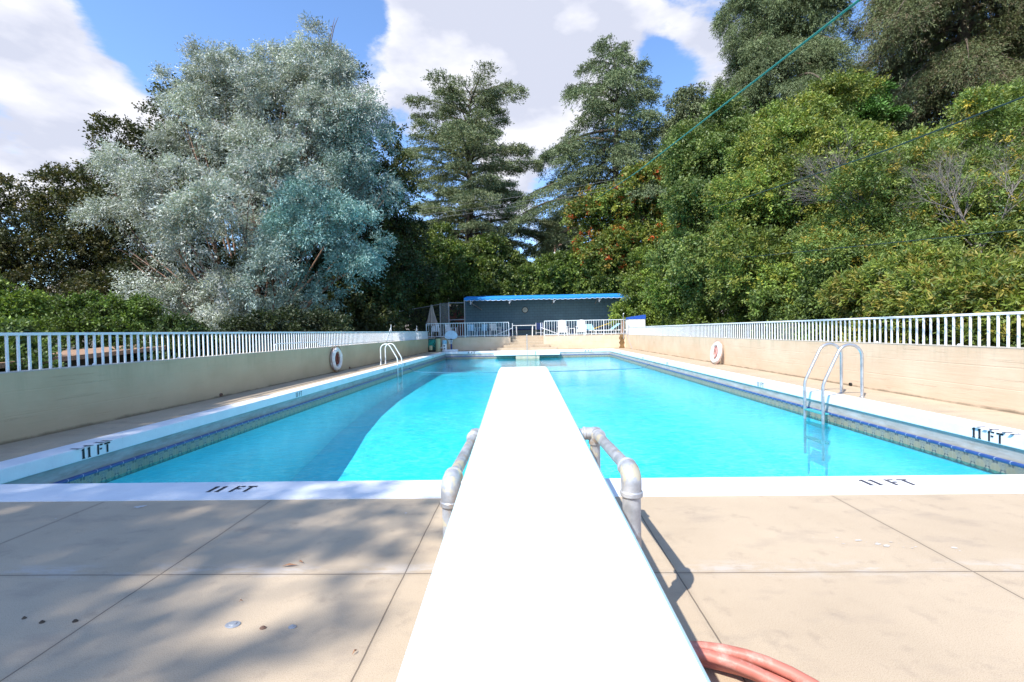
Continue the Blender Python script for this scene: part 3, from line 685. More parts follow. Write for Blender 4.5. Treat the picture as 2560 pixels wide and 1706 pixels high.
# ---------------------------------------------------------------- life rings
def ring(loc, lean, label, face, mats, rope_mat, spin=0):
    t = thing('life_ring', loc, label, 'life ring', 'life rings at the side walls')
    t.rotation_euler = (0, lean, 0)
    mb = MB(); mb.torus((0, 0, 0), .292, .072, 'x', 48, 16)
    o = mb.build('ring', mats, t, smooth=True)
    for k in range(4):
        a = spin+k*math.pi/2
        mb = MB(); mb.torus((0, 0, 0), .292, .0765, 'x', 5, 16, a-.13, a+.13); mb.build('band', m_white, t, smooth=True)
    # grab rope looping outside
    q = []
    for i in range(65):
        a = spin+2*math.pi*i/64; rr = .372+.05*abs(math.sin(2*(a-spin))); q.append((.01*face, rr*math.cos(a), rr*math.sin(a)))
    mb = MB(); mb.tube(q, .008, 6); mb.build('grab_rope', rope_mat, t, smooth=True)
    mb = MB()
    rg = random.Random(4)
    for j in range(7):
        w = .05+.11*rg.random(); zc = -.02+.08*rg.random(); hh = .12+.09*rg.random(); x = -.03*face+.012*j*face
        q = [(x, w*math.sin(a)*.8, zc+hh*math.cos(a)) for a in [2*math.pi*i/20 for i in range(21)]]
        mb.tube(q, .012, 6)
    mb.build('coiled_line', rope_mat, t, smooth=True)
    return t
ring((-5.965, 14.50, .425), 0, 'white life ring hanging on the shaded left wall', 1, m_ring, m_ringdark, .4)
ring((6.23, 15.30, .375), R(9), 'white life ring with faded pink rope leaning against the sunlit right wall', -1, m_ring, m_ringpink, .7)

# ---------------------------------------------------------------- pool centre pole, float rope, hook pole
t = thing('grab_pole', (.115, 26.85, -1.0), 'thin grey upright pole standing in the water at the entry steps', 'pole')
mb = MB(); mb.tube([(0, 0, 0), (0, 0, 1.96)], .021, 10); mb.build('shaft', m_grey, t, smooth='auto')
mb = MB(); mb.lathe([(.03, 1.95), (.032, 1.985), (.012, 2.0)], 0, 0, 10); mb.build('cap', m_white, t, smooth='auto')
q = []
for i in range(60):
    k = i/59; q.append((IX0+.0+(IX1-IX0)*k, 19.4-1.2*math.sin(math.pi*k)*(.9 if k < .5 else .75), WZ+.004+(.02*(abs(k-.5)*2)**30)*8))
mb = MB(); mb.tube(q, .010, 6); tag(mb.build('float_line', m_rope, smooth=True), 'thin dark rope strung across the pool before the shallow end', 'rope')
mb = MB(); mb.tube([(6.36, 29.42, 1.0), (6.36, 27.75, .02)], .018, 8); tag(mb.build('reach_pole', m_grey, smooth='auto'), 'grey metal pole leaning down the corner of the right wall', 'pole')
t = thing('shower', (6.22, 29.46, 0), 'slim outdoor shower pipe rising at the right end of the terrace railing', 'shower')
mb = MB(); mb.tube([(0, 0, .6), (0, 0, 2.12), (0, -.02, 2.18), (0, -.10, 2.21)], .019, 10); mb.build('riser', m_grey, t, smooth='auto')
mb = MB(); mb.lathe([(.02, 0), (.05, -.05), (.05, -.06)], 0, 0, 12); mb.build('shower_head', m_grey, t, smooth='auto', loc=(0, -.12, 2.21))
# rust stain is modelled as mineral crust on the wall face
mb = MB(); v_ = []
for i in range(15):
    z = .86-.85*i/14; w = .17-.05*math.sin(i*1.3)-.02*i/14; v_ += [(6.10-w*.8+.01*math.sin(i*2.2), 29.494, z), (6.20+w*.45, 29.494, z)]
mb.add(v_, [(2*i, 2*i+1, 2*i+3, 2*i+2) for i in range(14)])
o = mb.build('mineral_stain', simple('brown_mineral_stain', (.17, .10, .04), .9, var=.5, scale=5), [x for x in bpy.data.objects if x.get('label', '').startswith('buff end wall right')][0])
o.matrix_parent_inverse = Matrix.Translation(o.parent.location).inverted()

# ---------------------------------------------------------------- deck corner equipment
t = thing('hose_reel', (-5.86, 29.08, 0), 'dark green hose reel box with teal hose in the far left corner', 'hose reel')
mb = MB(); mb.box(-.26, .26, -.18, .18, .12, .82); mb.build('case', m_green, t, bevel=.03)
mb = MB()
rg = random.Random(8)
for j in range(6):
    q = [(.20*math.sin(a+j)*(.7+.08*j)+.02*j-.05, -.21-.012*j, .52+.22*math.cos(a*1.0+j*.5)) for a in [2*math.pi*i/18 for i in range(19)]]; mb.tube(q, .017, 6)
mb.tube([(-.15, -.24, .75), (.0, -.26, .5), (.2, -.25, .32)], .02, 6); mb.tube([(.18, -.24, .78), (-.0, -.27, .55), (-.2, -.25, .25)], .02, 6)
mb.build('hose', m_teal, t, smooth=True)
mb = MB(); mb.box(-.24, .24, -.24, .16, .0, .12); mb.build('base', m_dark, t, bevel=.01)
mb = MB(); mb.lathe([(.10, .12), (.12, .34), (.10, .40)], -.02, -.32, 14); mb.build('bucket', m_beigebin, t, smooth='auto')
t = thing('trash_bin', (-5.47, 29.1, 0), 'tall beige bin with dark lid beside the hose reel', 'bin')
mb = MB(); mb.lathe([(.155, .0), (.165, .08), (.185, .80), (.195, .83)], 0, 0, 22); mb.build('body', m_beigebin, t, smooth='auto')
mb = MB(); mb.lathe([(.20, .83), (.205, .86), (.17, .90), (.05, .92)], 0, 0, 22); mb.build('lid', m_dark, t, smooth='auto')
t = thing('chlorine_drum', (-5.07, 29.1, 0), 'white drum with blue-grey top between the beige bin and the hoop', 'drum')
mb = MB(); mb.lathe([(.145, 0), (.15, .03), (.15, .44), (.14, .48)], 0, 0, 20); mb.build('drum', m_plastic, t, smooth='auto')
mb = MB(); mb.lathe([(.142, .48), (.15, .50), (.15, .68), (.12, .72)], 0, 0, 20); mb.build('top', m_lblue, t, smooth='auto')
mb = MB(); mb.tube([(-.25, -.12, .24), (-.05, -.18, .25), (.02, -.17, .22)], .03, 8); mb.build('spout', m_plastic, t, smooth='auto')
mb = MB(); mb.lathe([(.05, 0), (.05, .012)], 0, 0, 12); o = mb.build('badge', m_navy, t, loc=(.0, -.150, .36)); o.rotation_euler = (R(90), 0, 0)
mb = MB(); mb.lathe([(.04, 0), (.045, .03)], 0, 0, 12); o = mb.build('knob', m_navy, t, loc=(.03, -.145, .20)); o.rotation_euler = (R(90), 0, 0)
t = thing('basketball_hoop', (-4.63, 28.98, 0), 'low poolside basketball hoop with grey fan-shaped backboard on a blue pole', 'basketball hoop')
mb = MB(); q = [(-.22, .0), (.22, 0)]+[(.40*math.cos(a), .20+.33*math.sin(a)) for a in [R(v) for v in range(-20, 201, 10)]]
v_ = [(x, -.02, .78+z) for x, z in q]+[(x, .02, .78+z) for x, z in q]; k = len(q)
mb.add(v_, [tuple(range(k)), tuple(range(2*k-1, k-1, -1))]+[(i, (i+1) % k, k+(i+1) % k, k+i) for i in range(k)]); mb.build('backboard', m_bboard, t)
mb = MB(); mb.tube([(0, .04, .03), (0, .04, .95)], .052, 14); mb.build('pole', m_bluepole, t, smooth='auto')
mb = MB(); mb.torus((0, -.22, .76), .16, .012, 'z', 24, 8); mb.box(-.05, .05, -.08, -.022, .72, .80); mb.build('rim', m_dark, t, smooth='auto')
mb = MB(); mb.box(-.42, .42, -.14, .22, 0, .13); mb.build('base', m_plastic, t, bevel=.03)
mb = MB(); n_ = 10
for i in range(n_):
    a = 2*math.pi*i/n_; b = a+2*math.pi/n_
    mb.tube([(.15*math.cos(a), -.22+.15*math.sin(a), .75), (.09*math.cos(b), -.22+.09*math.sin(b), .48)], .005, 4); mb.tube([(.15*math.cos(b), -.22+.15*math.sin(b), .75), (.09*math.cos(a), -.22+.09*math.sin(a), .48)], .005, 4)
mb.build('net', m_plastic, t)

# ---------------------------------------------------------------- terrace furniture
TZ = .862
def adirondack(loc, rz, label):
    t = thing('adirondack_chair', loc, label, 'chair', 'white slatted armchairs on the terrace', rz)
    mb = MB()
    for i in range(5): mb.box(-.26, .26, -.33+.13*i, -.22+.13*i, .36-.025*i, .385-.025*i)
    mb.build('seat', m_plastic, t)
    mb = MB(); M4 = Matrix.Translation((0, .26, .28)) @ Matrix.Rotation(R(-18), 4, 'X')
    for i in range(6):
        x = -.255+.087*i; mb.box(x, x+.075, -.012, .012, 0, .74+.05*math.cos((i-2.5)*.6), M4)
    mb.box(-.26, .26, .013, .04, .12, .18, M4); mb.box(-.26, .26, .013, .04, .52, .58, M4); mb.build('backrest', m_plastic, t)
    for s_ in (-1, 1):
        mb = MB(); mb.box(s_*.31-.06, s_*.31+.06, -.40, .38, .56, .585); mb.build('armrest', m_plastic, t, bevel=.01)
        mb = MB(); mb.box(s_*.29-.02, s_*.29+.02, -.36, -.27, 0, .56); mb.build('leg', m_plastic, t)
        mb = MB(); mb.bar((s_*.29, -.30, .34), (s_*.29, .50, .03), .035, .11); mb.build('leg', m_plastic, t)
    mb = MB(); mb.box(-.27, .27, -.362, -.34, .20, .37); mb.build('apron', m_plastic, t)
    return t
a0 = adirondack((2.50, 31.0, TZ), 0, 'white slatted armchair left of the small table behind the right railing')
copy_thing(a0, (3.76, 31.0, TZ), R(-8), 'white slatted armchair right of the small table behind the right railing')
def table(loc, w, d, h, label, name='patio_table', rnd=False):
    t = thing(name, loc, label, 'table')
    mb = MB(); mb.box(-w/2, w/2, -d/2, d/2, h-.035, h); mb.build('tabletop', m_plastic, t, bevel=.012)
    for sx in (-1, 1):
        for sy in (-1, 1):
            mb = MB(); mb.tube([(sx*(w/2-.28 if w > 1 else w/2-.04), sy*(d/2-.08), 0), (sx*(w/2-.25 if w > 1 else w/2-.04), sy*(d/2-.08), h-.03)], [.030, .04], 8); mb.build('leg', m_plastic, t, smooth='auto')
    return t
table((-.02, 32.0, TZ), 1.62, .8, .74, 'white table at the top of the stairs in front of the blue wall')
table((3.13, 31.0, TZ), .42, .42, .47, 'small square white table between the two white armchairs', 'side_table')
t = thing('folding_chair', (1.05, 33.0, TZ), 'navy folding chair right of the white table at the stair top', 'chair')
mb = MB(); mb.box(-.23, .23, -.2, .2, .42, .45); mb.build('seat', m_navy, t); mb = MB(); mb.box(-.23, .23, .2, .225, .45, .90); mb.build('backrest', m_navy, t)
for sx in (-1, 1):
    mb = MB(); mb.tube([(sx*.25, -.2, 0), (sx*.25, .2, .9)], .014, 8); mb.build('leg', m_rail, t); mb = MB(); mb.tube([(sx*.25, .2, 0), (sx*.25, -.2, .45)], .014, 8); mb.build('leg', m_rail, t)
mb = MB(); mb.tube([(-.25, -.12, .2), (.25, -.12, .2)], .012, 8); mb.build('stretcher', m_rail, t)
def lounger(loc, rz, label, back=35, mat=m_lblue):
    t = thing('lounge_chair', loc, label, 'lounge chair', 'pale blue loungers on the terrace', rz)
    mb = MB()
    for i in range(9): mb.box(-.9+.14*i, -.79+.14*i, -.29, .29, .30, .325)
    mb.build('seat', mat, t)
    mb = MB(); M4 = Matrix.Translation((.38, 0, .31)) @ Matrix.Rotation(R(-back), 4, 'Y')
    for i in range(5): mb.box(.02+.14*i, .13+.14*i, -.29, .29, 0, .025, M4)
    mb.build('backrest', mat, t)
    mb = MB()
    for s_ in (-1, 1): mb.bar((-.9, s_*.30, .29), (.42, s_*.30, .29), .03, .05)
    mb.build('frame', m_plastic, t)
    for x in (-.75, .3):
        for s_ in (-1, 1):
            mb = MB(); mb.tube([(x, s_*.29, 0), (x, s_*.29, .28)], .022, 8); mb.build('leg', m_plastic, t)
    return t
l0 = lounger((4.55, 31.5, TZ), R(100), 'pale blue lounger just right of the white armchairs')
copy_thing(l0, (5.35, 31.0, TZ), R(10), 'pale blue lounger seen side-on below the yellow board')
copy_thing(l0, (6.9, 31.8, TZ), R(-60), 'pale blue lounger behind the shower pipe at the right end')
def stackchair(loc, rz, label, mat, grp='plastic chairs left on the terrace', h=.86):
    t = thing('plastic_chair', loc, label, 'chair', grp, rz)
    mb = MB(); mb.box(-.24, .24, -.24, .22, .41, .435); mb.build('seat', mat, t, bevel=.01)
    mb = MB(); M4 = Matrix.Translation((0, .22, .43)) @ Matrix.Rotation(R(-12), 4, 'X')
    for i in range(4): mb.box(-.23+.12*i, -.14+.12*i, -.01, .01, 0, h-.47, M4)
    mb.box(-.25, .25, -.012, .014, h-.47, h-.41, M4); mb.build('backrest', mat, t)
    for sx in (-1, 1):
        mb = MB(); mb.box(sx*.26-.03, sx*.26+.03, -.26, .26, .62, .645); mb.build('armrest', mat, t)
        for sy in (-1, 1):
            mb = MB(); mb.tube([(sx*.27, sy*.27, 0), (sx*.24, sy*.22, .62 if sy < 0 else .43)], .022, 6); mb.build('leg', mat, t)
    return t
s0 = stackchair((-5.9, 30.6, TZ), R(10), 'white tall-backed chair under the folded umbrella', m_plastic)
s1 = stackchair((-4.9, 30.7, TZ), R(60), 'white chair turned sideways behind the basketball hoop', m_plastic)
s2 = stackchair((-3.75, 32.6, TZ), R(20), 'pale blue chair below the sunlit left end of the blue wall', m_lblue)
s3 = stackchair((-3.0, 33.0, TZ), R(-25), 'pale blue chair beside the sunlit patch, nearer the stairs', m_lblue)
stackchair((-2.0, 31.6, TZ), R(150), 'white chair low behind the left railing near the stairs', m_plastic)
mb = MB(); mb.bar((4.55, 33.2, 1.15), (6.1, 33.2, 1.68), .05, .16, (0, -1, 0)); tag(mb.build('spine_board', m_yellow), 'long yellow board leaning in the shade behind the loungers', 'board')
mb = MB(); mb.bar((6.35, 30.5, .9), (6.52, 30.9, 1.75), .25, .04, (0, -1, 0)); tag(mb.build('kickboard', m_wood), 'reddish brown board leaning behind the end post of the right railing', 'board')
# storage cabinet
t = thing('storage_cabinet', (7.18, 30.25, -.5), 'white storage cabinet with blue cover at the right end of the terrace', 'cabinet')
mb = MB(); mb.box(-.53, .53, -.35, .35, 0, 2.33); mb.build('cabinet_body', m_plastic, t, bevel=.01)
mb = MB(); q = [(-.55, 2.33), (.55, 2.33), (.56, 2.60), (.40, 2.59), (-.55, 2.46)]; k = 5
mb.add([(x, -.37, z) for x, z in q]+[(x, .37, z) for x, z in q], [tuple(range(k)), tuple(range(2*k-1, k-1, -1))]+[(i, (i+1) % k, k+(i+1) % k, k+i) for i in range(k)]); mb.build('cover', m_bluecap, t)
# umbrella
t = thing('folded_umbrella', (-6.22, 31.0, TZ), 'folded taupe patio umbrella behind the left railing', 'umbrella')
mb = MB(); mb.tube([(0, 0, 0), (0, 0, 2.2)], .025, 10); mb.build('pole', m_grey, t, smooth='auto')
n_ = 64; rows = [(0.0, 2.22), (.05, 2.12), (.09, 2.02), (.17, 1.6), (.26, 1.2), (.36, .82)]; v_ = []
for r, z in rows:
    for k in range(n_):
        a = 2*math.pi*k/n_; q = r*(1+.22*math.cos(8*a)) ; v_.append((q*math.cos(a), q*math.sin(a), z+(.03*math.cos(8*a) if z < .9 else 0)))
mb = MB(); mb.add(v_, [(i*n_+k, i*n_+(k+1) % n_, (i+1)*n_+(k+1) % n_, (i+1)*n_+k) for i in range(len(rows)-1) for k in range(n_)]); mb.build('canopy', m_canvas, t, smooth=True)

# ---------------------------------------------------------------- shelter
sh = thing('shelter', (0, 36, TZ), 'teal blue block wall shelter with scalloped blue awning', 'shelter')
mb = MB(); mb.box(-4.62, 8.25, 0, .2, 0, 2.98); mb.build('wall', m_block, sh)
cl = MB(); n_ = 32
cl.lathe([(.24, 0), (.25, .03), (.22, .05), (.205, .045)], 0, 0, n_)
clk = thing('wall_clock', (.05, 35.995, 2.83), 'round clock with pale face on the teal wall', 'clock')
o = cl.build('clock_rim', m_dark, clk, smooth='auto'); o.rotation_euler = (R(90), 0, 0)
mb = MB(); mb.lathe([(.20, .040), (.20, .047)], 0, 0, n_); o = mb.build('clock_face', simple('clock_face', (.42, .45, .42), .5), clk, smooth='auto'); o.rotation_euler = (R(90), 0, 0)
mb = MB(); mb.box(-.008, .008, -.056, -.052, 0, .15); mb.box(-.1, 0, -.056, -.052, -.008, .008); mb.build('clock_hands', m_dark, clk)
aw = []; x0, x1 = -4.42, 7.30; nsc = 30; seg = 8; tot = nsc*seg; fa = []
for i in range(tot+1):
    x = x0+(x1-x0)*i/tot; k = (i % seg)/seg; dip = .05*math.sin(math.pi*k); sag = .035*math.sin(i/tot*math.pi*5+1)
    aw += [(x, 0, 3.09), (x, -2.0, 2.82+sag*.6), (x, -2.03, 2.79+sag*.6), (x, -2.03, 2.66+sag*.4-dip)]
for i in range(tot):
    for k in range(3): fa.append((i*4+k, i*4+4+k, i*4+5+k, i*4+1+k))
mb = MB(); mb.add(aw, fa); o = mb.build('awning', m_awning, sh); so_ = o.modifiers.new('solid', 'SOLIDIFY'); so_.thickness = .012
mb = MB(); mb.tube([(p[0], p[1]-.008, p[2]) for p in aw[3::4]], .012, 5); mb.build('scallop_binding', m_trim, sh)
for x in (-3.95, -1.1, 2.15, 5.45):
    mb = MB(); mb.bar((x, 0, 2.35), (x, -1.9, 2.78), .04); mb.bar((x, -1.2, 2.78), (x, -1.2, 2.2) if False else (x+.0, -1.95, 2.75), .04); mb.bar((x, -1.97, 2.78), (x, -1.97, 2.35), .05); mb.bar((x, -1.97, 2.40), (x+.30, -1.97, 2.76), .035); mb.build('bracket', m_grey, sh)
mb = MB(); mb.tube([(-4.40, -1.97, 0), (-4.40, -1.97, 2.8)], .04, 8); mb.build('post', m_grey, sh)
mb = MB(); mb.bar((-4.36, -1.9, 2.75), (-3.3, -.1, 2.05), .05); mb.build('brace', m_grey, sh)
mb = MB(); mb.box(-4.0, 8.0, -.45, -.02, .42, .50);
for x in (-3.6, -1.2, 1.2, 3.6, 6.0, 7.6): mb.box(x, x+.1, -.42, -.05, 0, .42)
mb.build('bench', m_navy, sh)
# chain link screens left of the shelter
cf = thing('chain_link_fence', (-9.2, 34, TZ), 'tall chain link fence with mesh panels left of the shelter', 'fence')
def panel(mb, x0, x1, z0, z1a, z1b): mb.add([(x0, 0, z0), (x1, 0, z0), (x1, 0, z1b), (x0, 0, z1a)], [(0, 1, 2, 3)])
mb = MB(); panel(mb, 0, 2.95, 0, 1.95, 2.4); mb.build('mesh_panel', m_chain, cf)
mb = MB(); panel(mb, 3.05, 3.62, 0, 2.5, 2.52); mb.build('mesh_panel', m_screen, cf)
mb = MB(); panel(mb, 3.65, 4.78, 0, 2.48, 2.48); mb.build('mesh_panel', m_chain, cf)
for x, h in ((0, 2.05), (3.0, 2.5), (3.64, 2.55), (4.80, 2.6)):
    mb = MB(); mb.tube([(x, 0, 0), (x, 0, h)], .035, 8); mb.build('post', m_grey, cf)
mb = MB(); mb.tube([(0, 0, 1.95), (3.0, 0, 2.42)], .02, 8); mb.tube([(3.64, 0, 2.5), (4.8, 0, 2.5)], .025, 8); mb.tube([(3.64, 0, 1.25), (4.8, 0, 1.27)], .03, 8); mb.build('top_rail', m_grey, cf)
mb = MB(); mb.box(-8.0, -4.8, 39.0, 39.2, -.5, 3.4); tag(mb.build('terracotta_wall', m_terra), 'terracotta coloured wall glimpsed through the mesh gate', 'wall')

# low roof beyond the left railing
t = thing('carport', (-10.6, 9.5, -.55), 'low flat carport with brown gravel roof seen through the left railing', 'carport')
rq = [(1.9, -2.7, 1.35), (1.9, 1.5, 1.55), (-1.4, 5.6, 1.60), (-1.4, 2.1, 1.46)]
mb = MB(); mb.add(rq+[(x, y, z-.09) for x, y, z in rq], [(0, 1, 2, 3), (7, 6, 5, 4), (0, 4, 5, 1), (1, 5, 6, 2), (2, 6, 7, 3), (3, 7, 4, 0)]); mb.build('roof', m_roof, t)
mb = MB(); mb.add([(1.6, -2.6, -.1), (1.6, 1.4, -.1), (-1.2, 5.2, -.1), (-1.2, 2.1, -.1), (1.6, -2.6, 1.24), (1.6, 1.4, 1.42), (-1.2, 5.2, 1.46), (-1.2, 2.1, 1.34)], [(0, 1, 5, 4), (1, 2, 6, 5), (2, 3, 7, 6), (3, 0, 4, 7)]); mb.build('dark_infill', m_dark, t)  # near-black sides filling the space below the roof

# utility pole
t = thing('utility_pole', tuple(at(1388, 640, 70))[:2]+(-.5,), 'wooden utility pole with short crossarm in front of the distant cedar', 'utility pole')
zt2 = at(1388, 608, 70)[2]+.5
mb = MB(); mb.tube([(0, 0, 0), (0, 0, zt2)], [.19, .14], 10); mb.build('pole', m_barkred, t)
mb = MB(); mb.box(-1.0, 1.0, -.08, .08, zt2-.35, zt2-.12); mb.bar((-.7, -.1, zt2-.3), (0, -.1, zt2-1.0), .06); mb.bar((.7, -.1, zt2-.3), (0, -.1, zt2-1.0), .06); mb.build('crossarm', m_barkred, t)
mb = MB(); mb.lathe([(.18, zt2-2.5), (.2, zt2-2.4), (.2, zt2-1.5), (.16, zt2-1.4)], -.1, -.3, 10); mb.build('transformer', m_plastic, t, smooth='auto')

# ---------------------------------------------------------------- foliage
RNG = np.random.default_rng(11)
def unit(a): return a/np.maximum(np.linalg.norm(a, axis=-1, keepdims=True), 1e-9)
def leaf_object(name, P, D, Ln, Wd, Col, mat, parent):
    """each leaf is one folded rhombus"""
    n = len(P); rnd = RNG.normal(size=(n, 3)); Sd = unit(np.cross(D, rnd)); Nm = np.cross(D, Sd)
    Ln = np.broadcast_to(Ln, n)[:, None]; Wd = np.broadcast_to(Wd, n)[:, None]
    V = np.empty((n, 4, 3), np.float32)
    V[:, 0] = P; V[:, 1] = P+D*Ln*.45+Sd*Wd; V[:, 2] = P+D*Ln; V[:, 3] = P+D*Ln*.45-Sd*Wd+Nm*Wd*.5
    me = bpy.data.meshes.new(name); me.vertices.add(4*n); me.vertices.foreach_set('co', V.ravel())
    me.loops.add(4*n); me.loops.foreach_set('vertex_index', np.arange(4*n, dtype=np.int32))
    me.polygons.add(n); me.polygons.foreach_set('loop_start', np.arange(0, 4*n, 4, dtype=np.int32))
    me.update(calc_edges=True)
    at_ = me.color_attributes.new('tint', 'FLOAT_COLOR', 'POINT'); cc_ = np.ones((n, 4, 4), np.float32); cc_[:, :, :3] = Col[:, None, :]
    at_.data.foreach_set('color', cc_.ravel())
    return link(name, me, mat, parent)
def pal(n, cols, w=None, jit=.18):
    cols = np.array(cols, float); i = RNG.choice(len(cols), n, p=w); c = cols[i]
    return np.clip(c*(1+RNG.normal(size=(n, 1))*jit), .004, .9)
def wob(P, s, seed):
    r = np.random.default_rng(seed); o = np.zeros(len(P))
    for k in range(4):
        d = r.normal(size=3)*s*(1+k*.7); o += np.sin(P@d+r.random()*6.3)/(1+k*.5)
    return o/2.2
def crown(origin, lobes, ntw, per, twl, L, Wd, cols, w=None, droop=.3, inner=.3, up=.25, spread=.8, rough=.16, seed=1, lobe_cols=None, hang=0.0, cl_n=11, cl_r=.42, ap=1.0):
    """leaf positions on twigs that cover the lobes. lobes: (x,y,z,rx,ry,rz)"""
    A = np.array(lobes, float); area = (A[:, 3]*A[:, 4]+A[:, 4]*A[:, 5]+A[:, 3]*A[:, 5]); pr = area**ap/(area**ap).sum()
    ns = int(len(A)*cl_n); lj = RNG.choice(len(A), ns, p=pr); n_ = unit(RNG.normal(size=(ns, 3)))
    toc = unit(np.array([0, 0, 3.0])-A[lj, :3]); flip = ((n_*toc).sum(1) < -.2) & (RNG.random(ns) < .7); n_[flip] *= -1
    sc_ = A[lj, :3]+n_*A[lj, 3:6]*(.80+.22*RNG.random((ns, 1))+rough*wob(A[lj, :3]+n_*A[lj, 3:6], 1.2, seed)[:, None])
    dm = np.full(ns, 9.0)
    for a in A: dm = np.minimum(dm, np.linalg.norm((sc_-a[:3])/a[3:6], axis=1))
    ok = dm > .60; sc_, n_, lj = sc_[ok], n_[ok], lj[ok]; ns = len(sc_)
    sr = cl_r*A[lj, 3:6].mean(1)*(.65+.7*RNG.random(ns)); stint = 1+RNG.normal(size=ns)*.15
    wsub = sr**2; wsub /= wsub.sum(); si = RNG.choice(ns, ntw, p=wsub)
    d = unit(RNG.normal(size=(ntw, 3))*.62+n_[si]*.45+np.array([0, 0, .33]))
    rr = 1-np.abs(RNG.normal(size=ntw))*.16+.10*wob(sc_[si]+d*2, 3.0, seed+9)
    B = sc_[si]+d*(sr[si]*rr)[:, None]*np.array([1.15, 1.15, .85]); li = lj[si]; tsub = stint[si]
    ins = RNG.random(ntw) < inner*.8
    B[ins] = A[li[ins], :3]+unit(RNG.normal(size=(int(ins.sum()), 3)))*A[li[ins], 3:6]*(.45+.40*RNG.random((int(ins.sum()), 1)))
    nt_ = ntw
    ax = unit(d+np.array([0, 0, up])+RNG.normal(size=(nt_, 3))*.35)
    tint = pal(nt_, cols, w, .16)
    if lobe_cols is not None:
        for k, cset in lobe_cols.items():
            q = li == k; tint[q] = pal(q.sum(), cset, None, .14)
    tint *= ((1+.10*wob(B, .9, seed+3))*tsub)[:, None]
    t_ = RNG.random((nt_, per)); tw = twl*(.6+.8*RNG.random(nt_))
    P = B[:, None]+ax[:, None]*(t_*tw[:, None])[..., None]+RNG.normal(size=(nt_, per, 3))*twl*.16
    P[..., 2] -= (t_**2)*droop*tw[:, None]*.6
    D = unit(ax[:, None]*.8+RNG.normal(size=(nt_, per, 3))*spread-np.array([0, 0, droop+hang]))
    Cc = tint[:, None]*(1+RNG.normal(size=(nt_, per, 1))*.10)
    P = P.reshape(-1, 3); D = D.reshape(-1, 3); Cc = np.clip(Cc.reshape(-1, 3), .003, .85)
    n = len(P); return P-np.array(origin), D, L*(.7+.6*RNG.random(n)), Wd*(.7+.6*RNG.random(n)), Cc
def limbs(mb, base, lobes, r0, k=.35, seed=0, twigs=0):
    rg = random.Random(seed); base = Vector(base)
    for (x, y, z, a, b, c) in lobes:
        e = Vector((x, y, z))-base; m = e*.45+Vector((rg.uniform(-.5, .5), rg.uniform(-.5, .5), .2*e.length*.3))
        rr = r0*k*(.6+.5*rg.random()); mb.tube([(0, 0, e.z*.12), m*.5+Vector((0, 0, .1)), m, e], [rr, rr*.75, rr*.55, rr*.12], 7)
        for j in range(twigs):
            d = Vector((rg.gauss(0, 1), rg.gauss(0, 1), abs(rg.gauss(0, 1)))).normalized(); mb.tube([m.lerp(e, .6), e+d*min(a, c)*.5, e+d*min(a, c)*.95], [rr*.3, rr*.15, rr*.04], 5)
def broad_tree(name, label, cat, group, base, lobes, ntw, per, twl, L, Wd, cols, trunk_r=.25, bark=None, mat=None, zg=-.55, twigs=0, **k):
    base = (float(base[0]), float(base[1]), zg); t = thing(name, base, label, cat, group)
    P, D, l_, w_, c_ = crown(base, lobes, ntw, per, twl, L, Wd, cols, **k)
    leaf_object('crown', P, D, l_, w_, c_, mat or m_leaf, t)
    mb = MB(); zz = np.mean([q[2] for q in lobes])-zg
    mb.tube([(0, 0, -.2), (.05, .0, zz*.3), (-.08, .05, zz*.6), (.05, 0, zz)], [trunk_r*1.25, trunk_r, trunk_r*.75, trunk_r*.35], 10)
    limbs(mb, base, lobes, trunk_r, seed=len(lobes)+int(abs(base[0])*7), twigs=twigs); mb.build('trunk', bark or m_bark, t, smooth=True); return t
def lob(px, py, Y, rpx, ry=1.0, rz=None):
    p = at(px, py, Y); r = rpx*Y/F; return (p[0], p[1], p[2], r, r*ry, r*(rz or 1.0))

# silver tree
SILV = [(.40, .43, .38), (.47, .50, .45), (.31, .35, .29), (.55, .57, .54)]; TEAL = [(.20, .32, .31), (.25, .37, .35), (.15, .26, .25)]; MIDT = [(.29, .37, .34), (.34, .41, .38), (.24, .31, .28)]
sl_ = [(825, 92, 18.5, 56), (800, 150, 18.5, 70), (740, 195, 19, 80), (590, 205, 18.5, 78), (470, 235, 18.5, 62), (560, 250, 17.8, 80), (860, 250, 18, 78), (700, 290, 17.2, 100), (460, 300, 18, 70), (880, 340, 18.6, 90), (600, 320, 17.2, 80),
       (770, 400, 18.4, 100), (440, 390, 19.5, 60), (920, 440, 18, 70), (830, 480, 19, 90), (690, 450, 15.6, 75), (600, 520, 15.0, 85), (355, 420, 17.5, 60), (305, 410, 17.5, 34), (480, 500, 15.8, 70), (322, 520, 17.5, 54),
       (400, 570, 15.4, 85), (520, 620, 15.0, 85), (660, 610, 16.4, 80), (800, 590, 16.2, 85), (890, 580, 17.0, 65), (960, 500, 17.5, 42), (325, 630, 17.0, 44), (420, 700, 17.6, 75),
       (560, 770, 16.8, 75), (690, 690, 15.2, 75), (850, 690, 17.0, 80), (885, 660, 17.6, 60), (640, 840, 17.4, 80), (460, 780, 16.2, 55), (275, 490, 17.6, 28), (770, 770, 18.0, 75), (285, 560, 17.2, 58), (330, 470, 17.2, 60), (345, 670, 16.6, 62), (270, 430, 17.6, 36), (400, 480, 16.6, 62), (560, 840, 17.0, 60), (650, 560, 19, 110), (560, 420, 20, 110), (760, 300, 20, 120)]
L_ = [lob(a, b, c*1.31, d*.92, .8) for a, b, c, d in sl_]
lc = {i: TEAL for i, q in enumerate(sl_) if q[0] >= 780 and q[1] >= 560}; lc.update({i: MIDT for i, q in enumerate(sl_) if (q[0] >= 740 and 330 <= q[1] < 560) or (650 <= q[0] < 780 and q[1] >= 600)})  # shade of the lower right crown painted into teal and mid leaf tints
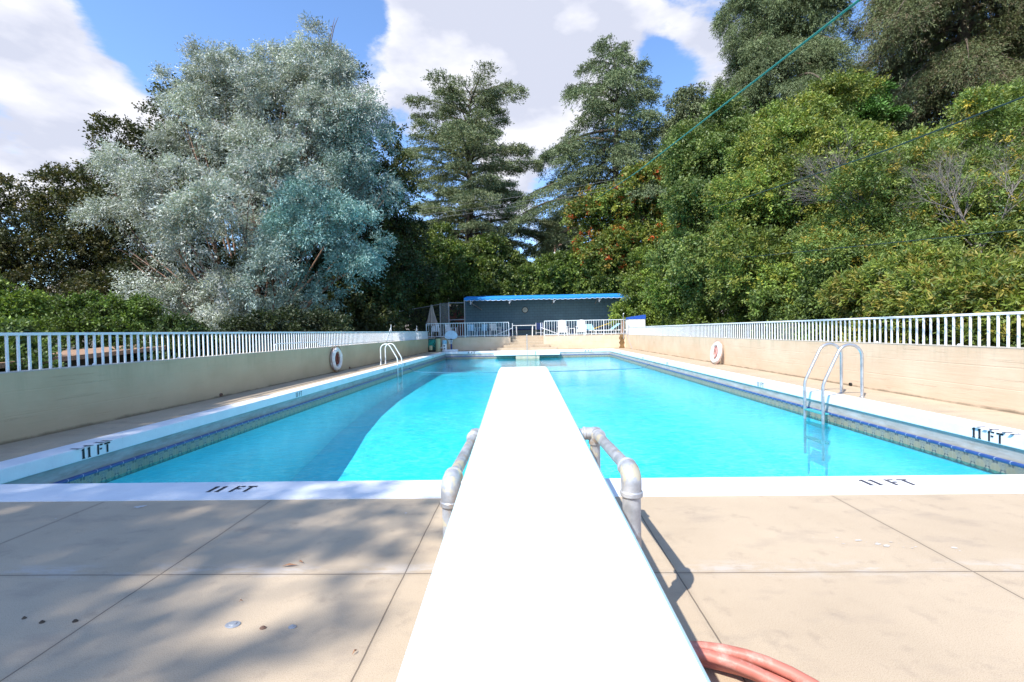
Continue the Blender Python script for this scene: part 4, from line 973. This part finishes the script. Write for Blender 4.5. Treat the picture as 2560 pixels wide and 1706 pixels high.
p = at(640, 800, 24.2)
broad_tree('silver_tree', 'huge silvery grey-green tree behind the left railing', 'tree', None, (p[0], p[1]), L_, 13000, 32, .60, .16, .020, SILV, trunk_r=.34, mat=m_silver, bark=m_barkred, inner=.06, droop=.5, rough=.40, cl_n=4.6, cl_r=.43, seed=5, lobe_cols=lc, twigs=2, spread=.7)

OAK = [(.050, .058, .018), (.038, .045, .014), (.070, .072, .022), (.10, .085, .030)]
def oak(label, spots, base_px, Y, ntw, cols=OAK, name='oak_tree', group='dark trees behind the silver tree', **k):
    L_ = [lob(a, b, c*1.17, d, .9) for a, b, c, d in spots]; p = at(base_px, 800, Y*1.17)
    return broad_tree(name, label, 'tree', group, (p[0], p[1]), L_, ntw, 22, .5, .16, .048, cols, trunk_r=.3, rough=.3, seed=abs(int(base_px))+3, **k)
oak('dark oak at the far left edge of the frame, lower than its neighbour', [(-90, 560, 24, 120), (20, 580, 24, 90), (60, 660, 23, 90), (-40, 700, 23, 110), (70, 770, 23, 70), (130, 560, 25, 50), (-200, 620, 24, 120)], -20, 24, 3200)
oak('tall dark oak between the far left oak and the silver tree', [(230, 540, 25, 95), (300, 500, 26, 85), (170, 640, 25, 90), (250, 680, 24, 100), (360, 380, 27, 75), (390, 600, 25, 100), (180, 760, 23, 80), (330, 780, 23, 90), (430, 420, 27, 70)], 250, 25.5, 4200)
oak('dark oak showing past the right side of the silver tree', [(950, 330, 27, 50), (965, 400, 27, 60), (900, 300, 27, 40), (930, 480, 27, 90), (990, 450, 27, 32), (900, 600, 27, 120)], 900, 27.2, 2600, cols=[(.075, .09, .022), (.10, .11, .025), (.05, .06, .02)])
oak('added dark foliage behind the silver tree, standing in for its shaded hollows', [(560, 360, 23.5, 110), (680, 320, 24, 120), (780, 420, 23.5, 110), (500, 520, 23, 110), (640, 520, 23.5, 120), (780, 580, 23.5, 110), (420, 620, 23, 90), (600, 680, 23, 110), (740, 720, 23, 100), (860, 480, 24, 80), (800, 240, 24.5, 80), (600, 250, 24, 60)], 640, 24.3, 3600, cols=[(.045, .055, .02), (.06, .07, .025)])  # added dark foliage backs the crown gaps so they read as shaded hollows
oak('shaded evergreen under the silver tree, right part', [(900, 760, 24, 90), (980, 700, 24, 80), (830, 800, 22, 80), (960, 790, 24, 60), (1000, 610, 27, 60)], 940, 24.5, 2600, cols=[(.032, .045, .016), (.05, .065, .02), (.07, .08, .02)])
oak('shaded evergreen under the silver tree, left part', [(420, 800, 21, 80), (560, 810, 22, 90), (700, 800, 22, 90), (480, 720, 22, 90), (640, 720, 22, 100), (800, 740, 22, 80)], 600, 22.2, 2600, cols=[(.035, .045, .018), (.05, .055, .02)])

BRT = [(.14, .21, .030), (.19, .26, .04), (.10, .15, .025)]
def shrub(name, label, spots, base_px, Y, ntw, cols, L=.09, Wd=.026, twl=.3, per=22, cat='shrub', group='shrubs around the pool', mat=None, tr=.05, **k):
    L_ = [lob(a, b, c, d, .9) for a, b, c, d in spots]; p = at(base_px, 800, Y); k.setdefault('rough', .28)
    return broad_tree(name, label, cat, group, (p[0], p[1]), L_, ntw, per, twl, L, Wd, cols, trunk_r=tr, seed=abs(int(base_px))+int(Y), mat=mat, **k)
shrub('bright_shrub', 'bright green shrub at the far left behind the railing', [(-20, 780, 12.5, 60), (30, 810, 12.5, 50), (60, 850, 12, 50), (10, 880, 11, 55)], 0, 12.5, 1300, BRT)
shrub('bright_shrub', 'low bright green shrubs left of the silver tree above the carport', [(150, 815, 15, 45), (220, 805, 15, 50), (290, 820, 15, 45), (350, 800, 16, 45)], 240, 15, 1400, [(.10, .16, .03), (.13, .2, .035), (.07, .1, .02)])
shrub('leafy_shrub', 'leafy shrub between the railing and the carport, near the left edge', [(30, 900, 8.2, 45), (10, 860, 8.6, 40), (75, 925, 8.0, 35)], 20, 8.2, 500, [(.11, .16, .04), (.08, .12, .03)], L=.07, Wd=.02, twl=.2)
shrub('leafy_shrub', 'green shrub at the right end of the carport', [(400, 890, 11.5, 45), (440, 860, 12, 45), (480, 880, 12.5, 40), (350, 905, 10.5, 30)], 420, 12, 900, [(.07, .11, .03), (.05, .08, .02)], L=.08, Wd=.022, twl=.22)
shrub('leafy_shrub', 'dark shrub below the silver tree behind the left railing', [(560, 870, 15, 50), (640, 860, 16, 50), (720, 850, 17, 50), (820, 850, 18, 50)], 660, 16, 1300, [(.045, .06, .02), (.03, .045, .015)], L=.1)

# centre: rounded trees behind the shelter
CG = [(.085, .125, .025), (.12, .17, .03), (.06, .09, .02), (.17, .21, .035)]
shrub('round_tree', 'round dark green tree left of the shelter, at the foot of the tall cedar', [(1095, 640, 39, 62), (1110, 700, 39, 70), (1060, 690, 39, 55), (1060, 745, 38, 60), (1130, 745, 38, 50), (1090, 790, 38.5, 45), (1040, 800, 38.5, 40)], 1100, 39, 2400, CG, L=.2, Wd=.06, twl=.6, cat='tree', group='trees behind the shelter', tr=.15)
shrub('round_tree', 'round dark tree above the left half of the awning', [(1230, 665, 40, 55), (1250, 715, 40, 60), (1190, 720, 40, 55), (1290, 735, 39, 40), (1210, 755, 39, 40)], 1225, 40, 2200, CG, L=.2, Wd=.06, twl=.6, cat='tree', group='trees behind the shelter', tr=.15)
shrub('hedge_shrub', 'sunlit shrub above the middle of the awning', [(1340, 710, 39, 40), (1390, 700, 39, 45), (1300, 745, 38, 30), (1360, 750, 38, 35)], 1350, 39.5, 1500, [(.12, .18, .03), (.17, .23, .04), (.08, .12, .025)], L=.2, Wd=.06, twl=.5, group='trees behind the shelter', tr=.1)
shrub('hedge_shrub', 'sunlit shrub above the right end of the awning', [(1450, 700, 39, 50), (1500, 730, 38.5, 45), (1540, 700, 38.5, 50), (1430, 745, 38, 35), (1590, 740, 38.5, 60)], 1480, 39.5, 1900, [(.12, .18, .03), (.17, .23, .04), (.08, .12, .025)], L=.2, Wd=.06, twl=.5, group='trees behind the shelter', tr=.1)
shrub('dark_tree', 'dark tree in the gap between the silver tree and the mesh fence', [(1020, 640, 42, 60), (1000, 720, 40, 60), (1040, 770, 39, 50), (960, 770, 37, 60)], 1000, 41, 1700, [(.05, .075, .02), (.07, .1, .025)], L=.2, Wd=.06, twl=.6, cat='tree', group='trees behind the shelter', tr=.15)

# cedars
CED = [(.14, .175, .085), (.17, .20, .10), (.11, .14, .065), (.20, .22, .125)]
def cedar(label, px, Y, ztop, zlow, prof, nb, dens, cols=CED, droop=.5, lean=0, r0=.5, seed=1, twl=.5, L=.26, Wd=.035, name='cedar_tree', flat=.5, tip=.25, zg=-.55, cut=None, rise=.12, riset=.35, nper=9, fp=.92):
    """prof(h in 0..1 from bottom to top) gives branch length"""
    p = at(px, 800, Y); base = (float(p[0]), float(p[1]), zg); t = thing(name, base, label, 'tree', 'cedars behind the pool')
    rg = np.random.default_rng(seed); mb = MB(); H_ = ztop-zg
    def trunk(h): return np.array([lean*(h/H_)**1.5*H_+.35*math.sin(h*.35+seed)*(h/H_), .25*math.sin(h*.3+seed*2), h])
    hs = [H_*i/14 for i in range(15)]; mb.tube([trunk(h) for h in hs], [max(.03, r0*(1-h/H_)**.8) for h in hs], 9)
    PP, DD, CC = [], [], []
    for i in range(nb):
        f_ = (i+.5)/nb; f_ = f_**fp; h = (zlow-zg)+(H_-(zlow-zg))*f_; az = i*2.39996+rg.normal()*.4
        Lb = prof(f_)*(.55+.6*rg.random()) 
        if Lb < .2: Lb = .2
        dirx = np.array([math.cos(az), math.sin(az), 0]); o = trunk(h); ns = max(4, int(Lb*2)); rs = rise+riset*f_+rg.normal()*.06
        ts = np.linspace(0, 1, ns+1); cv = [o+dirx*(Lb*s)+np.array([0, 0, Lb*(rs*s-(.18+.42*droop)*s**2.2)]) for s in ts]
        mb.tube(cv, [max(.012, .022*Lb*(1-s)+.01) for s in ts], 5, False)
        m = int(dens*Lb**1.35)+12; s = rg.random(m)**.62; s = .15+.85*s
        base_p = np.array([np.interp(s, ts, [c[k] for c in cv]) for k in range(3)]).T
        side = np.array([-math.sin(az), math.cos(az), 0]); wdt = Lb*tip*(1-.55*s)+.18
        off = rg.normal(size=m)*.6; off = np.clip(off, -1.1, 1.1)
        clumpn = np.sin(s*Lb*4.2+i)*.5+.5
        drop = np.abs(rg.normal(size=m))*droop*(.30+.5*rg.random(m))*(.5+clumpn)
        q = base_p+side*(off*wdt)[:, None]+rg.normal(size=(m, 3))*np.array([.10, .10, .05]); q[:, 2] -= drop+np.abs(off)*wdt*.22
        per = nper; tdir = unit(dirx*.8+side*off[:, None]*1.0+np.array([0, 0, -.25-droop*.9])*(.4+drop[:, None])+rg.normal(size=(m, 3))*.25)
        tt = rg.random((m, per)); P_ = q[:, None]+tdir[:, None]*(tt*twl)[..., None]+rg.normal(size=(m, per, 3))*.05
        D_ = unit(tdir[:, None]+rg.normal(size=(m, per, 3))*.55)
        tint = np.array(cols)[rg.integers(len(cols), size=m)]*(1+rg.normal(size=(m, 1))*.15)*(1+.12*math.sin(i*1.9))
        PP.append(P_.reshape(-1, 3)); DD.append(D_.reshape(-1, 3)); CC.append(np.repeat(tint, per, 0))
    P_, D_, C_ = np.concatenate(PP), np.concatenate(DD), np.clip(np.concatenate(CC), .004, .8)
    if cut is not None:
        kk = cut(P_+np.array(base)); P_, D_, C_ = P_[kk], D_[kk], C_[kk]
    n = len(P_); leaf_object('crown', P_, D_, L*(.7+.6*RNG.random(n)), Wd*(.7+.6*RNG.random(n)), C_, m_needle, t)
    mb.build('trunk', m_bark, t, smooth=True); print(label[:30], n); return t
zt = lambda px, py, Y: float(at(px, py, Y)[2])
cedar('tall spreading cedar rising behind the round trees, left of the sky gap', 1165, 47, zt(1235, 215, 47), zt(1165, 740, 47), lambda f: 8.6*(1-f)**.28*(.88+.18*math.sin(f*23))+.3, 135, 28, fp=1.12, cols=[(.17, .205, .10), (.20, .235, .12), (.13, .165, .08), (.24, .26, .15)], lean=.045, droop=.20, seed=3, r0=.65, L=.19, Wd=.030, tip=.23, rise=.10, riset=.55)
cedar('pointed deodar with drooping boughs right of the sky gap', 1560, 48, zt(1520, 100, 48), zt(1520, 600, 48), lambda f: 12.5*(1-f)**.8+.9, 84, 31, cols=[(.16, .20, .10), (.19, .23, .12), (.12, .16, .08)], lean=-.03, droop=.62, seed=5, r0=.6, L=.20, Wd=.030, tip=.19)
cedar('small distant cedar in the gap between the two large ones', 1405, 78, zt(1400, 545, 78), 2, lambda f: 6.5*(1-f)**.6+.8, 60, 30, cols=[(.13, .17, .09), (.16, .19, .11)], droop=.5, seed=7, r0=.4, L=.4, Wd=.07)
cedar('large weeping deodar behind the broadleaf trees, right of the pointed one', 1960, 34, zt(1960, -190, 34), zt(1950, 430, 34), lambda f: 7.6*(1-f)**.5*(.8+.25*math.sin(f*8))+1, 105, 80, droop=1.25, seed=9, r0=.6, L=.17, Wd=.017, nper=12, cols=[(.145, .185, .085), (.175, .21, .10), (.11, .145, .065)])
cedar('slim cedar filling between the pointed deodar and the large weeping one', 1730, 43, zt(1730, 205, 43), zt(1730, 600, 43), lambda f: 5.0*(1-f)**.6+.8, 70, 40, droop=.9, seed=13, r0=.4, L=.25, Wd=.04)
cedar('massive weeping deodar filling the upper right corner', 2420, 29, zt(2400, -420, 29), zt(2400, 420, 29), lambda f: 9.0*(1-f)**.42*(.82+.25*math.sin(f*10+2))+1, 120, 78, droop=1.3, seed=11, r0=.7, L=.16, Wd=.015, nper=12, cols=[(.14, .165, .07), (.17, .19, .08), (.10, .125, .05), (.14, .11, .06)])

# right: broadleaf wall
G1 = [(.11, .165, .04), (.15, .205, .05), (.08, .125, .03), (.19, .235, .06)]
GY = [(.165, .23, .05), (.22, .26, .05), (.11, .175, .04), (.36, .28, .04)]
OR = [(.12, .17, .03), (.17, .21, .035), (.09, .13, .025), (.22, .23, .04), (.50, .10, .02), (.30, .20, .03)]
shrub('flowering_tree', 'tree dotted with orange-red blossom right of the sky gap', [(1570, 510, 40, 75), (1520, 590, 39, 80), (1600, 600, 39, 90), (1500, 660, 39, 60), (1540, 680, 39, 70), (1640, 500, 40, 70), (1620, 690, 39, 70), (1500, 540, 40, 50)], 1560, 40, 4600, OR, w=[.27, .26, .13, .20, .06, .08], L=.2, Wd=.06, twl=.6, cat='tree', group='broadleaf trees behind the right railing', tr=.2)
shrub('broadleaf_tree', 'full green tree next to the orange-flowering one', [(1800, 400, 27, 80), (1790, 330, 27, 60), (1775, 500, 27, 75), (1800, 480, 26, 100), (1785, 600, 26, 85), (1830, 600, 25, 100), (1730, 680, 27, 75), (1840, 380, 27, 80), (1780, 700, 25, 80)], 1760, 27, 6800, G1, L=.15, Wd=.038, twl=.5, cat='tree', group='broadleaf trees behind the right railing', tr=.22, cl_n=8, cl_r=.46)
shrub('broadleaf_tree', 'taller yellow-green tree with rounded top in the middle of the right side', [(2010, 280, 22, 55), (1960, 330, 22, 70), (2060, 340, 22, 80), (1950, 440, 21, 100), (2060, 470, 20.5, 110), (1940, 580, 20.5, 110), (2060, 620, 20, 110), (1960, 720, 20, 90), (2060, 740, 19, 80), (1880, 640, 21.5, 90)], 2000, 22, 8200, [(.16, .22, .04), (.20, .255, .045), (.11, .16, .035), (.26, .265, .045)], L=.13, Wd=.028, twl=.45, per=28, cat='tree', group='broadleaf trees behind the right railing', tr=.22, cl_n=7, cl_r=.46)
shrub('broadleaf_tree', 'yellowing broadleaf tree at the right edge, tangled with bare twigs', [(2200, 420, 17, 90), (2180, 560, 16.5, 110), (2310, 520, 16, 110), (2420, 380, 16.5, 90), (2450, 560, 15, 120), (2280, 660, 15, 110), (2160, 680, 16.5, 90), (2560, 420, 15, 110), (2560, 640, 13.5, 120), (2420, 700, 13.5, 100), (2330, 380, 17, 70), (2660, 560, 13.5, 120), (2500, 300, 17, 60)], 2380, 16.5, 9000, GY, w=[.38, .2, .32, .10], L=.11, Wd=.018, twl=.38, per=28, cat='tree', group='broadleaf trees behind the right railing', tr=.2, inner=.25, rough=.35, cl_n=7, cl_r=.46)
shrub('bright_shrub', 'bright yellow-green shrub beside the shelter and cabinet', [(1620, 760, 32.5, 55), (1680, 740, 32, 60), (1640, 810, 32, 50), (1700, 800, 31, 60), (1590, 800, 33.5, 45), (1630, 700, 33, 50)], 1680, 32.5, 3000, [(.16, .23, .035), (.21, .28, .04), (.11, .16, .03)], L=.15, Wd=.045, twl=.45, tr=.08)
shrub('bright_shrub', 'bright green shrub along the middle of the right railing', [(1770, 770, 26, 70), (1720, 730, 27, 70), (1850, 750, 25, 80), (1800, 820, 25, 60), (1900, 800, 23.5, 70), (1700, 830, 27, 50), (1880, 850, 22, 50)], 1820, 26, 4200, [(.13, .20, .03), (.18, .25, .035), (.09, .13, .025)], L=.13, Wd=.034, twl=.4, tr=.08)
shrub('hedge_shrub', 'pale green shrub behind the right railing left of the steel ladder', [(1980, 800, 18.5, 80), (2060, 820, 17.5, 80), (1960, 860, 18.5, 50), (2080, 870, 16.5, 60), (2140, 760, 17, 90)], 2040, 18.5, 3000, [(.11, .17, .035), (.15, .2, .04), (.08, .12, .03)], L=.12, Wd=.028, twl=.35, tr=.06)
shrub('hedge_shrub', 'long-leaved yellow-green shrub behind the railing at the right edge', [(2200, 800, 13.5, 100), (2290, 780, 12.5, 110), (2230, 880, 12, 70), (2400, 800, 11, 120), (2360, 880, 10.5, 80), (2530, 820, 9.6, 120), (2500, 890, 9, 80), (2660, 780, 9.5, 130)], 2380, 12.5, 7000, [(.15, .20, .03), (.20, .24, .035), (.10, .14, .03), (.26, .22, .04)], L=.13, Wd=.017, twl=.26, tr=.06, per=24)
# little upright conifer
cedar('small bright green conifer poking out between deodar and broadleaf trees', 2130, 25, zt(2130, 205, 25), zt(2130, 330, 25), lambda f: 1.9*(1-f)**.5+.2, 40, 60, cols=[(.06, .14, .02), (.08, .18, .03)], droop=.2, seed=21, r0=.15, L=.16, Wd=.03, name='young_conifer', twl=.3, rise=.25)
# bare tree
def bare_tree(px, py_base, Y, seed, label, hgt):
    rg = random.Random(seed); p = at(px, py_base, Y); base = (float(p[0]), float(p[1]), -.55); t = thing('bare_tree', base, label, 'tree', 'bare branching trees among the right foliage'); mb = MB()
    h0 = float(p[2])+.55
    mb.tube([(0, 0, 0), (.1, 0, h0*.5), (0, 0, h0)], [.07, .06, .04], 8)
    def rec(p0, d, L, r, k):
        p1 = p0+d*L*.5+Vector((rg.gauss(0, .05), rg.gauss(0, .05), rg.gauss(0, .04)))*L; p2 = p0+(p1-p0)*1.0+d*L*.5+Vector((rg.gauss(0, .06), rg.gauss(0, .06), rg.gauss(0, .05)))*L
        mb.tube([p0, p1, p2], [r, r*.85, r*.62], 5, False)
        if k == 0: return
        for j in range(3 if k > 1 else 4):
            nd = (d+Vector((rg.gauss(0, .5), rg.gauss(0, .5), rg.gauss(.12, .32)))).normalized(); rec(p1.lerp(p2, rg.random()), nd, L*(.58+.25*rg.random()), r*.55, k-1)
    for j in range(5): rec(Vector((0, 0, h0*(.9+.1*rg.random()))), Vector((rg.gauss(0, .6), rg.gauss(0, .45), .9)).normalized(), hgt*.40, .026, 5)
    mb.build('branches', m_barkgrey, t, smooth=True); return t
bare_tree(2170, 580, 15.6, 4, 'grey leafless branches spreading above the centre right foliage', 3.6)
bare_tree(2450, 610, 13.4, 9, 'grey leafless branches near the right edge of the frame', 3.2)
# tree behind the camera that throws the dappled shade on the near left deck
LT = []
for gx, gy, r, z in ((-4.6, 3.2, 1.7, 13), (-3.3, 2.0, 1.1, 12.5), (-2.5, 3.1, .95, 13), (-4.2, .8, 1.7, 14), (-1.5, 3.3, .5, 12), (-5.8, 5.2, 1.3, 13.5), (-7.2, 3, 1.9, 14), (-6.0, 7.6, .9, 13), (-2.6, .9, .7, 12), (-6.6, .6, 2.0, 13), (-1.5, 2.2, .4, 12.5), (-7.3, 6, 1.6, 14), (-1.9, 1.5, .55, 12.5), (-1.2, 2.7, .42, 12), (-1.0, 1.7, .3, 12.5), (-1.7, 3.6, .5, 13), (-1.0, 3.5, .3, 12.5), (-2.6, 1.9, .7, 13), (-1.5, .9, .4, 12)):
    LT.append((gx-.55*z, gy-.68*z, z, r, r, r*.8))
broad_tree('shade_tree', 'tall leafy tree standing outside the left wall behind the camera', 'tree', None, (-12.2, -7.2), LT, 3000, 16, .45, .16, .040, [(.1, .13, .04), (.13, .16, .05)], trunk_r=.25, rough=.3, seed=77, twigs=1, cl_n=26, ap=.6)

# ---------------------------------------------------------------- cables
def cable(name, pts, r, mat, label, sag=0, group='overhead cables'):
    P = [Vector(tuple(at(*p))) for p in pts]; q = []
    for i in range(len(P)-1):
        for k in range(12):
            s = k/12; v = P[i].lerp(P[i+1], s); v.z -= sag*4*s*(1-s); q.append(v)
    q.append(P[-1]); mb = MB(); mb.tube(q, r, 8); return tag(mb.build(name, mat, smooth=True), label, 'cable', group)
cable('overhead_cable', [(2420, -210, 4.6), (1596, 428, 16), (1480, 505, 41)], .017, m_cable, 'thick green cable crossing from the top of the frame down to the flowering tree')
cable('overhead_cable', [(2760, 165, 4.9), (2210, 378, 7.5), (1870, 492, 12.5), (1780, 520, 19)], .011, m_cable2, 'dark cable descending across the right foliage from the right edge')
cable('overhead_cable', [(2700, 560, 5.0), (2300, 600, 7.0), (1900, 640, 11.5), (1840, 645, 18)], .006, m_cable2, 'thin low cable across the right foliage')
for k, (ya, yb) in enumerate(((444, 520), (457, 534), (466, 545))):
    cable('power_line', [(1560, ya, 36), (1010, yb+8, 39)], .010, m_wire, ('upper', 'middle', 'lowest')[k]+' of the three thin power lines in front of the tall cedar', sag=.25, group='power lines in front of the tall cedar')
cable('power_line', [(1560, 570, 60), (1392, 612, 69.5)], .02, m_wire, 'short wire running right from the utility pole crossarm')
S.render.engine = 'CYCLES'
S.cycles.transparent_max_bounces = 16
